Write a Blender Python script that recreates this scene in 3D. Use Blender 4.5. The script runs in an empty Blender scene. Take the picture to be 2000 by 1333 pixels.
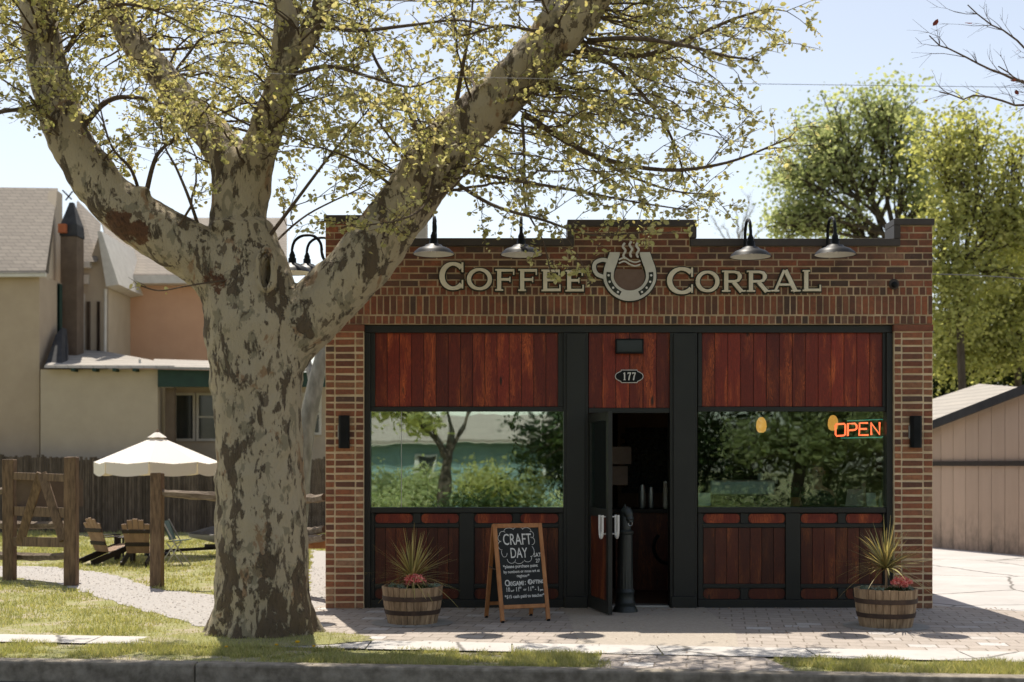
import bpy, bmesh, math, random
import numpy as np
from mathutils import Vector, Matrix
R = math.radians
random.seed(7); rng = np.random.default_rng(7)
scene = bpy.context.scene
COL = scene.collection

# ------------------------------------------------------------------ camera, sky, sun, exposure
F, DC, HC, HY = 2590.0, 14.55, 1.58, 909.0      # focal length in photo pixels, distance to the shop front, eye height, horizon row
cam_d = bpy.data.cameras.new('camera'); cam = bpy.data.objects.new('camera', cam_d); COL.objects.link(cam)
cam.location = (0, -DC, HC); cam.rotation_euler = (R(90), 0, 0)
cam_d.sensor_width = 36; cam_d.lens = 36 * F / 2000; cam_d.shift_y = (HY - 666.5) / 2000
cam_d.clip_end = 2000; cam_d.clip_start = 0.1
cam_d.dof.use_dof = True; cam_d.dof.focus_distance = DC - 0.2; cam_d.dof.aperture_fstop = 1.5
scene.camera = cam
SUN = Vector((-0.14, 0.505, 1.0)).normalized()
elev = math.asin(SUN.z); azim = math.atan2(SUN.x, SUN.y)
world = bpy.data.worlds.new("World"); scene.world = world; world.use_nodes = True
wn = world.node_tree.nodes; wl = world.node_tree.links
bgn = wn['Background']; sky = wn.new('ShaderNodeTexSky'); sky.sky_type = 'NISHITA'; sky.sun_disc = False
sky.sun_elevation = elev; sky.sun_rotation = azim; sky.air_density = 1.0; sky.dust_density = .7; sky.ozone_density = 1.0
hsv = wn.new('ShaderNodeHueSaturation'); hsv.inputs['Saturation'].default_value = .74; wl.new(sky.outputs[0], hsv.inputs['Color'])   # milky spring sky
tint = wn.new('ShaderNodeMix'); tint.data_type = 'RGBA'; tint.blend_type = 'MULTIPLY'; tint.inputs[0].default_value = 1; wl.new(hsv.outputs[0], tint.inputs[6]); tint.inputs[7].default_value = (1.10, 1.01, .92, 1)
wl.new(tint.outputs[2], bgn.inputs[0]); bgn.inputs[1].default_value = 0.090
sl = bpy.data.lights.new('sun', 'SUN'); sl.energy = 3.4; sl.angle = R(0.5); sl.color = (1.0, 0.93, 0.82)
so = bpy.data.objects.new('sun', sl); COL.objects.link(so); so.location = (0, 0, 30)
so.rotation_euler = SUN.to_track_quat('Z', 'Y').to_euler()
scene.view_settings.view_transform = 'Standard'; scene.view_settings.look = 'None'
scene.view_settings.exposure = 0.95; scene.view_settings.gamma = 1
scene.cycles.max_bounces = 8; scene.cycles.transparent_max_bounces = 12

# ------------------------------------------------------------------ helpers
def P(px, py, Y):
    d = (Y + DC) / F
    return Vector(((px - 1000) * d, Y, HC - (py - HY) * d))
def G(px, py, z=0.0):
    d = (HC - z) / (py - HY)
    return Vector(((px - 1000) * d, F * d - DC, z))
def setp(o, label=None, cat=None, group=None, kind=None):
    if label: o['label'] = label
    if cat: o['category'] = cat
    if group: o['group'] = group
    if kind: o['kind'] = kind
    return o
def thing(name, label, cat, loc=(0, 0, 0), group=None, rz=0):
    o = bpy.data.objects.new(name, None); COL.objects.link(o)
    o.location = loc; o.rotation_euler = (0, 0, rz); o.empty_display_size = .1
    return setp(o, label, cat, group)
def copy_tree(o, parent=None):
    c = o.copy(); COL.objects.link(c); c.parent = parent
    for ch in list(o.children): copy_tree(ch, c)
    return c
def wloc(p):
    v = Vector((0, 0, 0))
    while p is not None:
        v += p.location; p = p.parent
    return v
def np_mesh(name, V, Fc, n):
    me = bpy.data.meshes.new(name); Fc = np.asarray(Fc, dtype=np.int32)
    me.vertices.add(len(V)); me.vertices.foreach_set('co', np.asarray(V, dtype=np.float32).ravel())
    me.loops.add(Fc.size); me.loops.foreach_set('vertex_index', Fc.ravel())
    me.polygons.add(len(Fc)); me.polygons.foreach_set('loop_start', np.arange(0, Fc.size, n, dtype=np.int32))
    me.polygons.foreach_set('loop_total', np.full(len(Fc), n, dtype=np.int32))
    me.update(calc_edges=True); return me
def link(name, me, mat, parent=None, smooth=False):
    o = bpy.data.objects.new(name, me); COL.objects.link(o)
    if mat: me.materials.append(mat)
    if parent: o.parent = parent
    if smooth: me.polygons.foreach_set('use_smooth', [True] * len(me.polygons))
    return o
class MB:
    def __init__(s): s.v = []; s.f = []
    def add(s, vs, fs):
        k = len(s.v); s.v += [tuple(v) for v in vs]; s.f += [[i + k for i in f] for f in fs]; return s
    def box(s, x0, x1, y0, y1, z0, z1, j=0):
        vs = [(x, y, z) for x in (x0, x1) for y in (y0, y1) for z in (z0, z1)]
        if j: vs = [(a + random.uniform(-j, j), b, c + random.uniform(-j, j)) for a, b, c in vs]
        return s.add(vs, [(0, 1, 3, 2), (4, 6, 7, 5), (0, 4, 5, 1), (2, 3, 7, 6), (0, 2, 6, 4), (1, 5, 7, 3)])
    def obox(s, c, u, v, w):      # centre and three half vectors
        c, u, v, w = map(Vector, (c, u, v, w))
        vs = [c + u * a + v * b + w * d for a in (-1, 1) for b in (-1, 1) for d in (-1, 1)]
        return s.add(vs, [(0, 1, 3, 2), (4, 6, 7, 5), (0, 4, 5, 1), (2, 3, 7, 6), (0, 2, 6, 4), (1, 5, 7, 3)])
    def bar(s, a, b, w, t, up=(0, 0, 1)):   # board between two points, w across, t thick
        a, b = Vector(a), Vector(b); d = b - a; n = d.cross(Vector(up)).normalized(); m = n.cross(d).normalized()
        return s.obox((a + b) / 2, d / 2, n * w / 2, m * t / 2)
    def prism(s, pts, off):       # polygon (3D points) extruded by vector off
        off = Vector(off); n = len(pts); a = [Vector(p) for p in pts]; b = [p + off for p in a]
        return s.add(a + b, [list(range(n)), list(range(2 * n - 1, n - 1, -1))] + [(i, i + n, (i + 1) % n + n, (i + 1) % n) for i in range(n)])
    def tube(s, pts, r, n=8, cap=True, jit=0):
        pts = [Vector(p) for p in pts]; m = len(pts)
        if not hasattr(r, '__len__'): r = [r] * m
        k = len(s.v); ref = Vector((0.13, 0.97, 0.2)); last = None
        for i, p in enumerate(pts):
            d = (pts[min(i + 1, m - 1)] - pts[max(i - 1, 0)])
            if d.length < 1e-9: d = Vector((0, 0, 1))
            d.normalize()
            u = (last - d * last.dot(d)) if last is not None else d.cross(ref)
            if u.length < 1e-4: u = d.orthogonal()
            u.normalize(); last = u; w = d.cross(u)
            for q in range(n):
                a = 2 * math.pi * q / n; rr = r[i] * (1 + (random.uniform(-jit, jit) if jit else 0))
                s.v.append(tuple(p + u * math.cos(a) * rr + w * math.sin(a) * rr))
        for i in range(m - 1):
            for q in range(n):
                s.f.append([k + i * n + q, k + i * n + (q + 1) % n, k + (i + 1) * n + (q + 1) % n, k + (i + 1) * n + q])
        if cap: s.f.append([k + q for q in range(n)][::-1]); s.f.append([k + (m - 1) * n + q for q in range(n)])
        return s
    def lathe(s, c, prof, n=24, cap=True):   # prof: list of (radius, z)
        k = len(s.v); c = Vector(c)
        for r, z in prof:
            for q in range(n):
                a = 2 * math.pi * q / n; s.v.append((c.x + r * math.cos(a), c.y + r * math.sin(a), c.z + z))
        for i in range(len(prof) - 1):
            for q in range(n):
                s.f.append([k + i * n + q, k + i * n + (q + 1) % n, k + (i + 1) * n + (q + 1) % n, k + (i + 1) * n + q])
        if cap:
            if prof[0][0] > 1e-5: s.f.append([k + q for q in range(n)][::-1])
            if prof[-1][0] > 1e-5: s.f.append([k + (len(prof) - 1) * n + q for q in range(n)])
        return s
    def ball(s, c, r, n=8, sq=(1, 1, 1)):
        prof = [(max(1e-4, math.sin(math.pi * i / n)) , -math.cos(math.pi * i / n)) for i in range(n + 1)]
        k = len(s.v); s.lathe((0, 0, 0), prof, n + 2, cap=False)
        for i in range(k, len(s.v)):
            x, y, z = s.v[i]; s.v[i] = (c[0] + x * r * sq[0], c[1] + y * r * sq[1], c[2] + z * r * sq[2])
        return s
    def ribbon(s, pts, w, y, th):    # flat stroke in the X-Z plane; its front at y, th thick
        m = len(pts); w = w if hasattr(w, '__len__') else [w] * m; L = []; Rr = []
        for i in range(m):
            a = pts[max(i - 1, 0)]; b = pts[min(i + 1, m - 1)]
            dx, dz = b[0] - a[0], b[1] - a[1]; l = math.hypot(dx, dz) or 1
            nx, nz = -dz / l, dx / l; h = w[i] / 2
            L.append((pts[i][0] + nx * h, pts[i][1] + nz * h)); Rr.append((pts[i][0] - nx * h, pts[i][1] - nz * h))
        k = len(s.v)
        for q in range(m):
            for (x, z) in (L[q], Rr[q]):
                s.v.append((x, y, z)); s.v.append((x, y + th, z))
        for q in range(m - 1):
            a = k + 4 * q; b = a + 4
            s.f += [[a, b, b + 2, a + 2], [a + 1, a + 3, b + 3, b + 1], [a, a + 1, b + 1, b], [a + 2, b + 2, b + 3, a + 3]]
        s.f += [[k, k + 2, k + 3, k + 1]]; a = k + 4 * (m - 1); s.f += [[a, a + 1, a + 3, a + 2]]
        return s
    def build(s, name, mat, parent=None, smooth=False, bevel=0, label=None, kind=None, cat=None, group=None, fixn=True):
        o0 = wloc(parent) if parent else Vector((0, 0, 0))
        me = bpy.data.meshes.new(name); me.from_pydata([tuple(Vector(v) - o0) for v in s.v], [], s.f)
        if fixn and len(s.f) < 60000:
            bm = bmesh.new(); bm.from_mesh(me); bmesh.ops.recalc_face_normals(bm, faces=bm.faces); bm.to_mesh(me); bm.free()
        me.update(); o = link(name, me, mat, parent, smooth)
        if smooth:
            try: me.set_sharp_from_angle(angle=R(42))
            except Exception: pass
        if bevel:
            b = o.modifiers.new('bevel', 'BEVEL'); b.width = bevel; b.segments = 2; b.limit_method = 'ANGLE'
        return setp(o, label, cat, group, kind)
def smoothpath(pts, n=6):
    pts = [Vector(p) for p in pts]; out = []
    for i in range(len(pts) - 1):
        p0 = pts[max(i - 1, 0)]; p1 = pts[i]; p2 = pts[i + 1]; p3 = pts[min(i + 2, len(pts) - 1)]
        for k in range(n):
            t = k / n
            out.append(0.5 * ((2 * p1) + (p2 - p0) * t + (2 * p0 - 5 * p1 + 4 * p2 - p3) * t * t + (-p0 + 3 * p1 - 3 * p2 + p3) * t ** 3))
    out.append(pts[-1]); return out

# ------------------------------------------------------------------ materials
class NT:
    def __init__(s, name):
        s.m = bpy.data.materials.new(name); s.m.use_nodes = True; t = s.m.node_tree
        s.N = t.nodes; s.L = t.links; s.b = s.N['Principled BSDF']; s.out = s.N['Material Output']
        s.tc = s.N.new('ShaderNodeTexCoord').outputs['Object']
        s.geo = s.N.new('ShaderNodeNewGeometry')
    def n(s, t, **k):
        x = s.N.new('ShaderNode' + t)
        for a, v in k.items():
            if hasattr(v, 'is_output'): s.L.new(v, x.inputs[a.replace('_', ' ')])
            elif a.replace('_', ' ') in x.inputs: x.inputs[a.replace('_', ' ')].default_value = v
            else: setattr(x, a, v)
        return x
    def map(s, scale=(1, 1, 1), rot=(0, 0, 0), src=None, loc=(0, 0, 0)):
        m = s.n('Mapping'); s.L.new(src or s.tc, m.inputs[0]); m.inputs['Scale'].default_value = scale
        m.inputs['Rotation'].default_value = rot; m.inputs['Location'].default_value = loc; return m.outputs[0]
    def noise(s, vec, scale, detail=4, rough=.55, dist=0):
        x = s.n('TexNoise', Scale=scale, Detail=detail, Roughness=rough, Distortion=dist); s.L.new(vec, x.inputs['Vector']); return x.outputs['Fac']
    def ramp(s, fac, stops, const=False):
        x = s.n('ValToRGB'); s.L.new(fac, x.inputs[0]); cr = x.color_ramp
        if const: cr.interpolation = 'CONSTANT'
        while len(cr.elements) < len(stops): cr.elements.new(0.5)
        for e, (p, c) in zip(cr.elements, stops):
            e.position = p; e.color = (*c, 1) if hasattr(c, '__len__') else (c, c, c, 1)
        return x.outputs[0]
    def mix(s, fac, a, b, mode='MIX'):
        x = s.n('Mix', data_type='RGBA', blend_type=mode)
        for i, v in ((0, fac), (6, a), (7, b)):
            if hasattr(v, 'is_output'): s.L.new(v, x.inputs[i])
            else: x.inputs[i].default_value = v if i == 0 else (*v, 1) if len(v) == 3 else v
        return x.outputs[2]
    def math(s, op, a, b=0.0, clamp=False):
        x = s.n('Math', operation=op, use_clamp=clamp)
        for i, v in ((0, a), (1, b)):
            if hasattr(v, 'is_output'): s.L.new(v, x.inputs[i])
            else: x.inputs[i].default_value = v
        return x.outputs[0]
    def col(s, c):
        if hasattr(c, 'is_output'): s.L.new(c, s.b.inputs['Base Color'])
        else: s.b.inputs['Base Color'].default_value = (*c, 1)
    def bump(s, h, st=.3, dist=.01):
        x = s.n('Bump', Strength=st, Distance=dist); s.L.new(h, x.inputs['Height']); s.L.new(x.outputs[0], s.b.inputs['Normal'])
    def set(s, **k):
        for a, v in k.items(): s.b.inputs[a.replace('_', ' ')].default_value = v
        return s
def mk(name, base, var=None, scale=6, rough=.8, bump=.15, bd=.004, stretch=(1, 1, 1), isl=0.0, fine=40, spec=.3, metal=0):
    t = NT(name); v = t.map(stretch)
    nz = t.noise(v, scale, 6, .6)
    c = t.mix(t.ramp(nz, [(.35, 0), (.65, 1)]), base, var or tuple(x * .75 for x in base))
    if isl:
        k = t.math('MULTIPLY_ADD', t.geo.outputs['Random Per Island'], 2 * isl); t.N[-1].inputs[2].default_value = 1 - isl
        c = t.mix(1.0, c, t.n('CombineColor', Red=k, Green=k, Blue=k).outputs[0], 'MULTIPLY')
    t.col(c); t.set(Roughness=rough, Metallic=metal); t.b.inputs['Specular IOR Level'].default_value = spec
    if bump: t.bump(t.noise(v, fine, 5, .65), bump, bd)
    return t.m
def foliage(name, cols, trans=.45, rough=.5, tc=(1.25, 1.2, .7)):
    t = NT(name); c = t.ramp(t.geo.outputs['Random Per Island'], [(i / (len(cols) - 1) if len(cols) > 1 else 0, c) for i, c in enumerate(cols)])
    t.col(c); t.set(Roughness=rough); t.b.inputs['Specular IOR Level'].default_value = .25
    tr = t.n('BsdfTranslucent'); t.L.new(t.mix(1.0, c, tc, 'MULTIPLY'), tr.inputs[0])
    mx = t.n('MixShader'); mx.inputs[0].default_value = trans; t.L.new(t.b.outputs[0], mx.inputs[1]); t.L.new(tr.outputs[0], mx.inputs[2])
    t.L.new(mx.outputs[0], t.out.inputs[0]); return t.m
def brickmat(name, cols, soot=.5):
    t = NT(name); v = t.map()
    c = t.ramp(t.geo.outputs['Random Per Island'], [(i / (len(cols) - 1), c) for i, c in enumerate(cols)])
    c = t.mix(t.ramp(t.noise(v, 25, 6, .7), [(.4, 0), (.75, .6)]), c, (.05, .032, .024))
    c = t.mix(t.ramp(t.noise(t.map((.6, 1, 1)), 1.6, 5, .65), [(.5, 0), (.72, soot)]), c, (.035, .028, .022))
    c = t.mix(t.ramp(t.noise(v, 60, 3, .6), [(.66, 0), (.72, .45)]), c, (.42, .33, .24))
    t.col(c); t.set(Roughness=.9); t.bump(t.noise(v, 70, 6, .7), .6, .004); return t.m
def plankmat(name, dark, red, hot, fr=0.12):
    t = NT(name)
    off = t.n('CombineXYZ', X=t.math('MULTIPLY', t.geo.outputs['Random Per Island'], 37.0), Z=t.math('MULTIPLY', t.geo.outputs['Random Per Island'], 91.0)).outputs[0]
    add = t.n('VectorMath', operation='ADD'); t.L.new(t.tc, add.inputs[0]); t.L.new(off, add.inputs[1]); src = add.outputs[0]
    v = t.map((9, 9, .55), src=src); g = t.noise(v, 3.5, 3, .5, 1.2)
    rings = t.math('FRACT', t.math('MULTIPLY', g, 11.0))
    line = t.ramp(rings, [(0, 0), (.45, .25), (.85, 1), (1, 0)])
    big = t.ramp(t.noise(t.map((5, 5, .9), src=src), 1.6, 3, .5), [(.48, 0), (.66, 1)])
    base = t.mix(t.math('MULTIPLY', line, .8), dark, red)
    base = t.mix(t.math('MULTIPLY', t.math('MULTIPLY', line, big), 1.0), base, hot)
    k = t.math('MULTIPLY_ADD', t.geo.outputs['Random Per Island'], .9); t.N[-1].inputs[2].default_value = .55
    base = t.mix(1.0, base, t.n('CombineColor', Red=k, Green=k, Blue=k).outputs[0], 'MULTIPLY')
    knot = t.n('TexVoronoi', Scale=1.0); t.L.new(t.map((6, 6, 1.7), src=src), knot.inputs['Vector'])
    base = t.mix(t.ramp(knot.outputs['Distance'], [(.06, .9), (.12, 0)]), base, (.012, .006, .004))
    t.col(base); t.set(Roughness=.42); t.b.inputs['Specular IOR Level'].default_value = .35
    t.bump(line, .15, .002); return t.m
def pavemat(name, c1, c2, c3, mortar, bw, bh, rot, rough=.9, off=.5, ms=.012):
    t = NT(name); v = t.map(rot=(0, 0, rot))
    b = t.n('TexBrick', Scale=1.0); b.offset = off; t.L.new(v, b.inputs['Vector'])
    for k, x in (('Color1', (0, 0, 0, 1)), ('Color2', (1, 1, 1, 1)), ('Mortar', (.5, .5, .5, 1))): b.inputs[k].default_value = x
    b.inputs['Brick Width'].default_value = bw; b.inputs['Row Height'].default_value = bh
    b.inputs['Mortar Size'].default_value = ms; b.inputs['Mortar Smooth'].default_value = .15
    c = t.ramp(b.outputs['Color'], [(0, c1), (.5, c2), (.85, c1), (1, c3)])
    c = t.mix(t.ramp(t.noise(t.tc, 14, 5, .6), [(.35, 0), (.7, .45)]), c, tuple(x * .55 for x in c1))
    c = t.mix(b.outputs['Fac'], c, mortar); t.col(c); t.set(Roughness=rough)
    h = t.math('SUBTRACT', t.math('MULTIPLY', t.noise(t.tc, 60, 4), .3), b.outputs['Fac'])
    t.bump(h, .6, .006); return t.m

M = {}
M['brick'] = brickmat('dark_brick', [(.17, .052, .026), (.28, .085, .04), (.11, .05, .032), (.36, .115, .05), (.20, .075, .038), (.085, .052, .037), (.30, .095, .044), (.26, .14, .085)], .8)
M['brick2'] = brickmat('warm_brick', [(.26, .085, .04), (.36, .13, .06), (.18, .06, .035), (.42, .18, .085), (.10, .055, .04), (.30, .095, .045), (.36, .22, .13)], .35)
M['mortar'] = mk('mortar', (.60, .45, .29), (.36, .27, .17), 5, .95, .4, .004)
M['mortar2'] = mk('pale_mortar', (.78, .62, .41), (.58, .45, .29), 5, .95, .4, .004)
M['black'] = mk('black_paint', (.012, .013, .011), (.017, .018, .015), 3, .45, .1, .001, spec=.4)
M['metal'] = mk('black_enamel', (.010, .011, .012), (.016, .017, .018), 8, .42, .05, .001, spec=.1)
M['coping'] = mk('brown_coping_metal', (.05, .04, .034), (.065, .052, .044), 3, .5, .08, .002)
M['plank'] = plankmat('red_stained_planks', (.11, .012, .006), (.26, .032, .012), (.58, .13, .03))
M['plankd'] = plankmat('dark_stained_planks', (.05, .011, .006), (.12, .023, .009), (.28, .08, .02))
M['cream'] = mk('cream_letter_paint', (.72, .66, .52), (.64, .57, .43), 10, .6, .1, .001)
M['outline'] = mk('dark_green_outline', (.03, .035, .025), None, 5, .6)
M['white'] = mk('white_paint', (.75, .74, .70), (.66, .64, .6), 6, .5, .08, .001)
M['lgrey'] = mk('pale_grey_paint', (.62, .60, .54), (.54, .52, .46), 6, .5, .05, .001)
M['cocoa'] = mk('brown_sign_paint', (.15, .095, .07), (.17, .11, .085), 20, .6, .05, .001)
M['concrete'] = mk('pale_concrete', (.47, .44, .41), (.38, .36, .33), 2.2, .9, .3, .004, fine=60)
M['drive'] = mk('driveway_concrete', (.46, .44, .43), (.37, .355, .345), .8, .9, .3, .004, fine=50)
def cracked(name, a, b):
    t = NT(name); c = t.mix(t.ramp(t.noise(t.tc, .9, 6, .65), [(.35, 0), (.7, 1)]), a, b); c = t.mix(t.ramp(t.noise(t.tc, 7, 6, .7), [(.55, 0), (.8, .5)]), c, tuple(x * .6 for x in b))
    w = t.n('TexVoronoi', Scale=.42, feature='DISTANCE_TO_EDGE'); d_ = t.n('Mix', data_type='VECTOR'); d_.inputs[0].default_value = .12; t.L.new(t.tc, d_.inputs[4]); nn = t.n('TexNoise', Scale=3.0, Detail=5.0); t.L.new(t.tc, nn.inputs['Vector']); t.L.new(nn.outputs['Color'], d_.inputs[5]); t.L.new(d_.outputs[1], w.inputs['Vector'])
    c = t.mix(t.ramp(w.outputs['Distance'], [(.004, .85), (.010, 0)]), c, (.11, .10, .085)); t.col(c); t.set(Roughness=.92); t.bump(t.noise(t.tc, 60, 5, .7), .4, .005); return t.m
M['drive'] = cracked('cracked_driveway_concrete', (.50, .475, .455), (.40, .38, .36))
M['concrete'] = cracked('worn_pale_concrete', (.53, .50, .465), (.43, .405, .375))
M['aggregate'] = mk('exposed_aggregate', (.44, .385, .32), (.34, .295, .245), 40, .9, .6, .006, fine=110)
M['gravel'] = mk('grey_gravel', (.46, .43, .40), (.33, .31, .29), 28, .95, .9, .015, fine=60)
M['asphalt'] = mk('asphalt', (.055, .052, .05), (.075, .07, .066), 30, .9, .6, .006, fine=120)
M['curbm'] = mk('weathered_kerb_stone', (.36, .315, .25), (.17, .145, .11), 9, .95, .6, .01, fine=45)
M['wood'] = mk('weathered_brown_wood', (.23, .155, .095), (.105, .07, .045), 9, .85, .5, .006, (3, 3, .5), .15)
M['railw'] = mk('grey_split_rail_wood', (.24, .19, .14), (.12, .09, .065), 9, .9, .6, .01, (.5, 3, 3), .1)
M['picket'] = mk('weathered_pickets', (.135, .105, .08), (.075, .056, .042), 6, .9, .4, .005, (3, 3, .6), .35)
M['oak'] = mk('aframe_wood', (.44, .20, .075), (.30, .12, .04), 8, .5, .3, .003, (2, 2, .6))
M['stave'] = mk('barrel_staves', (.44, .31, .19), (.20, .13, .075), 7, .75, .5, .005, (3, 3, .45), .14)
M['hoop'] = mk('rusty_hoop', (.05, .033, .026), (.08, .05, .035), 12, .7, .3, .002)
M['board'] = mk('chalkboard', (.012, .014, .014), (.022, .024, .023), 4, .7, .05, .001)
M['chalk'] = mk('chalk', (.72, .72, .69), None, 30, .95)
M['soil'] = mk('soil', (.025, .018, .012), (.05, .035, .022), 30, .95, .8, .02)
M['stucco'] = mk('beige_stucco', (.42, .335, .245), (.38, .30, .22), 2, .95, .5, .006, fine=50)
M['stucco2'] = mk('grey_beige_stucco', (.46, .385, .295), (.42, .35, .265), 2, .95, .4, .006, fine=50)
M['peach'] = mk('peach_stucco', (.56, .34, .215), (.52, .31, .195), 2, .95, .3, .006, fine=50)
M['chim'] = mk('brown_chimney_stucco', (.15, .11, .08), (.11, .08, .058), 3, .95, .5, .008)
M['dark'] = mk('dark_slate', (.03, .03, .033), (.05, .05, .052), 5, .8)
M['terra'] = mk('terracotta', (.40, .12, .05), None, 5, .8)
M['green'] = mk('dark_green_trim', (.02, .05, .038), (.016, .038, .03), 5, .6)
M['trim'] = mk('off_white_trim', (.60, .57, .52), (.52, .49, .44), 5, .6)
M['tan'] = mk('shed_siding', (.50, .38, .29), (.43, .32, .235), 1.2, .85, .2, .004, (1, 1, .4))
M['skin'] = mk('skin', (.50, .30, .21), (.46, .27, .19), 10, .5, .05)
M['shirt'] = mk('dark_shirt', (.03, .035, .045), None, 10, .9)
M['paper'] = mk('paper', (.55, .50, .42), (.48, .43, .35), 12, .8)
M['steel'] = mk('brushed_steel', (.50, .50, .49), (.44, .44, .43), 10, .45, .05, .001, metal=.9)
M['interior'] = mk('dark_interior_wall', (.11, .062, .038), (.08, .045, .028), 3, .8)
M['floorw'] = mk('interior_floor', (.12, .07, .045), (.09, .05, .032), 6, .5)
M['canvas'] = foliage('umbrella_canvas', [(.80, .75, .68), (.78, .73, .66)], .12, .8, (1.0, .85, .65))
M['slat'] = mk('tan_chair_slats', (.30, .20, .13), (.24, .155, .10), 8, .7, .2, .002, isl=.12)
M['darkw'] = mk('dark_chair_frame', (.035, .026, .022), None, 8, .6)
M['lid'] = mk('matte_silver_shell', (.48, .46, .44), None, 5, .6)
M['red'] = mk('red_sticker', (.55, .03, .03), None, 5, .5)
M['bronze'] = mk('dark_green_cast_iron', (.013, .018, .017), (.022, .028, .026), 14, .42, .3, .002, spec=.5)
M['tarp'] = mk('dark_boat_cover', (.03, .03, .035), (.06, .06, .07), 8, .6, .5, .02)
M['hull'] = mk('white_hull', (.62, .60, .57), (.5, .48, .45), 3, .35)
M['leaf'] = foliage('young_sycamore_leaf', [(.47, .43, .20), (.58, .54, .29), (.40, .38, .15), (.70, .66, .36), (.52, .43, .20), (.43, .47, .17)], .6, .5, (1.0, .98, .72))
M['leafg'] = foliage('mid_green_leaf', [(.34, .39, .19), (.45, .49, .26), (.24, .29, .13), (.55, .56, .34), (.38, .42, .21)], .6, .5, (1.1, 1.1, .8))
M['leafy'] = foliage('yellow_green_leaf', [(.38, .41, .17), (.48, .49, .23), (.28, .31, .12), (.55, .54, .28)], .6)
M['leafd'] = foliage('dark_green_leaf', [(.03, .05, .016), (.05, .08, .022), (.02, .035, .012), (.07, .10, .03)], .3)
M['leafr'] = foliage('dark_red_leaf', [(.20, .04, .025), (.13, .03, .02)], .3)
M['blade'] = foliage('grass_blade', [(.31, .33, .12), (.45, .43, .19), (.22, .26, .09), (.58, .52, .30), (.36, .37, .14)], .4, .6)
M['spike'] = foliage('spiky_plant_blade', [(.36, .33, .12), (.52, .46, .19), (.22, .21, .07), (.42, .30, .12), (.6, .54, .26)], .35, .5, (1.1, 1, .8))
M['petal'] = foliage('pink_petal', [(.85, .20, .20), (.9, .42, .36), (.70, .12, .13), (.9, .6, .5)], .35, .5, (1.2, 1, 1))
M['silver'] = foliage('silvery_leaf', [(.22, .28, .22), (.30, .36, .30), (.12, .18, .10)], .2)
M['dandelion'] = foliage('yellow_petal', [(.75, .50, .02), (.7, .42, .02)], .2)

def bark():
    t = NT('mottled_sycamore_bark')
    sep = t.n('SeparateXYZ'); t.L.new(t.tc, sep.inputs[0]); z = sep.outputs['Z']
    v = t.map((1, 1, .42)); v2 = t.map((1, 1, .6), loc=(3, 7, 1))
    low = t.math('MULTIPLY', t.math('SUBTRACT', 1.0, z, True), .085, True)      # the old bark stays on at the foot of the trunk
    a = t.math('ADD', t.noise(v, 5.2, 7, .7, .3), low)
    b = t.noise(v, 12, 5, .65, .3); c3 = t.noise(v2, 4.2, 5, .6, .4)
    m1 = t.ramp(a, [(.545, 0), (.575, 1)]); m2 = t.ramp(b, [(.585, 0), (.605, 1)]); m3 = t.ramp(c3, [(.60, 0), (.63, 1)]); m4 = t.ramp(t.noise(v2, 7, 5, .6, .4), [(.56, 0), (.58, 1)])
    pale = t.mix(t.noise(v, 2.2, 4), (.52, .43, .29), (.34, .275, .175))
    col = t.mix(m3, pale, (.31, .20, .11)); col = t.mix(t.math('MULTIPLY', m4, .6), col, (.17, .15, .09))
    dk = t.mix(t.noise(v, 24, 5, .7), (.155, .11, .065), (.075, .054, .032))
    col = t.mix(t.math('MULTIPLY', m2, .85), col, dk); col = t.mix(m1, col, dk)
    o_ = Vector((G(512, 1250).x, G(512, 1250).y + .42, 0))       # two rotten red brown scars where limbs join
    for px, py, dy, r in ((238, 440, -.36, .20), (262, 458, -.45, .17), (408, 545, -.45, .17)):
        q = P(px, py, o_.y + dy) - o_; d = t.n('VectorMath', operation='DISTANCE'); t.L.new(t.tc, d.inputs[0]); d.inputs[1].default_value = q
        mk_ = t.ramp(t.math('SUBTRACT', t.math('ADD', t.math('MULTIPLY', d.outputs['Value'], .6 / r), t.math('MULTIPLY', t.noise(t.tc, 9, 5, .7), 1.0)), .42), [(.52, 1), (.58, 0)])
        col = t.mix(mk_, col, t.mix(t.noise(t.map((1, 1, 2)), 14, 5, .7), (.20, .085, .035), (.035, .02, .012)))
    t.col(col); t.set(Roughness=.9)
    h = t.math('ADD', t.math('MULTIPLY', m1, .8), t.math('ADD', t.math('MULTIPLY', m2, .3), t.math('MULTIPLY', t.noise(t.map((1, 1, .35)), 45, 6, .7), .7)))
    t.bump(h, .9, .03); return t.m
M['bark'] = bark()
M['wire'] = mk('grey_wire', (.12, .12, .12), None, 5, .6)
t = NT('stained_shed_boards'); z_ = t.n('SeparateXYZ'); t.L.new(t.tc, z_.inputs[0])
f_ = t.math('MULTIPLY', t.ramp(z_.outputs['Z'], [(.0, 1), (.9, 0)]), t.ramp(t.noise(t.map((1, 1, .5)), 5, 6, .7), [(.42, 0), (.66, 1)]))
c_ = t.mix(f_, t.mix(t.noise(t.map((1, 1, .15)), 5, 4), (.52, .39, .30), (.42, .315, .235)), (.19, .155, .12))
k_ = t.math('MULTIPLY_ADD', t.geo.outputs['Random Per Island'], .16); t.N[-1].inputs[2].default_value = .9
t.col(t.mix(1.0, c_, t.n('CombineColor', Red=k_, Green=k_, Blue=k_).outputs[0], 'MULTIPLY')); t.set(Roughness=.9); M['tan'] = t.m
M['twig'] = mk('twig_bark', (.075, .05, .033), (.13, .095, .065), 12, .9, .3, .003)
M['barkd'] = mk('dark_bark', (.05, .038, .026), (.10, .08, .06), 8, .95, .8, .02, (1, 1, .3), fine=20)
M['barkg'] = mk('grey_bark', (.32, .30, .27), (.15, .14, .12), 7, .95, .5, .02, (1, 1, .35), fine=20)

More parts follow.
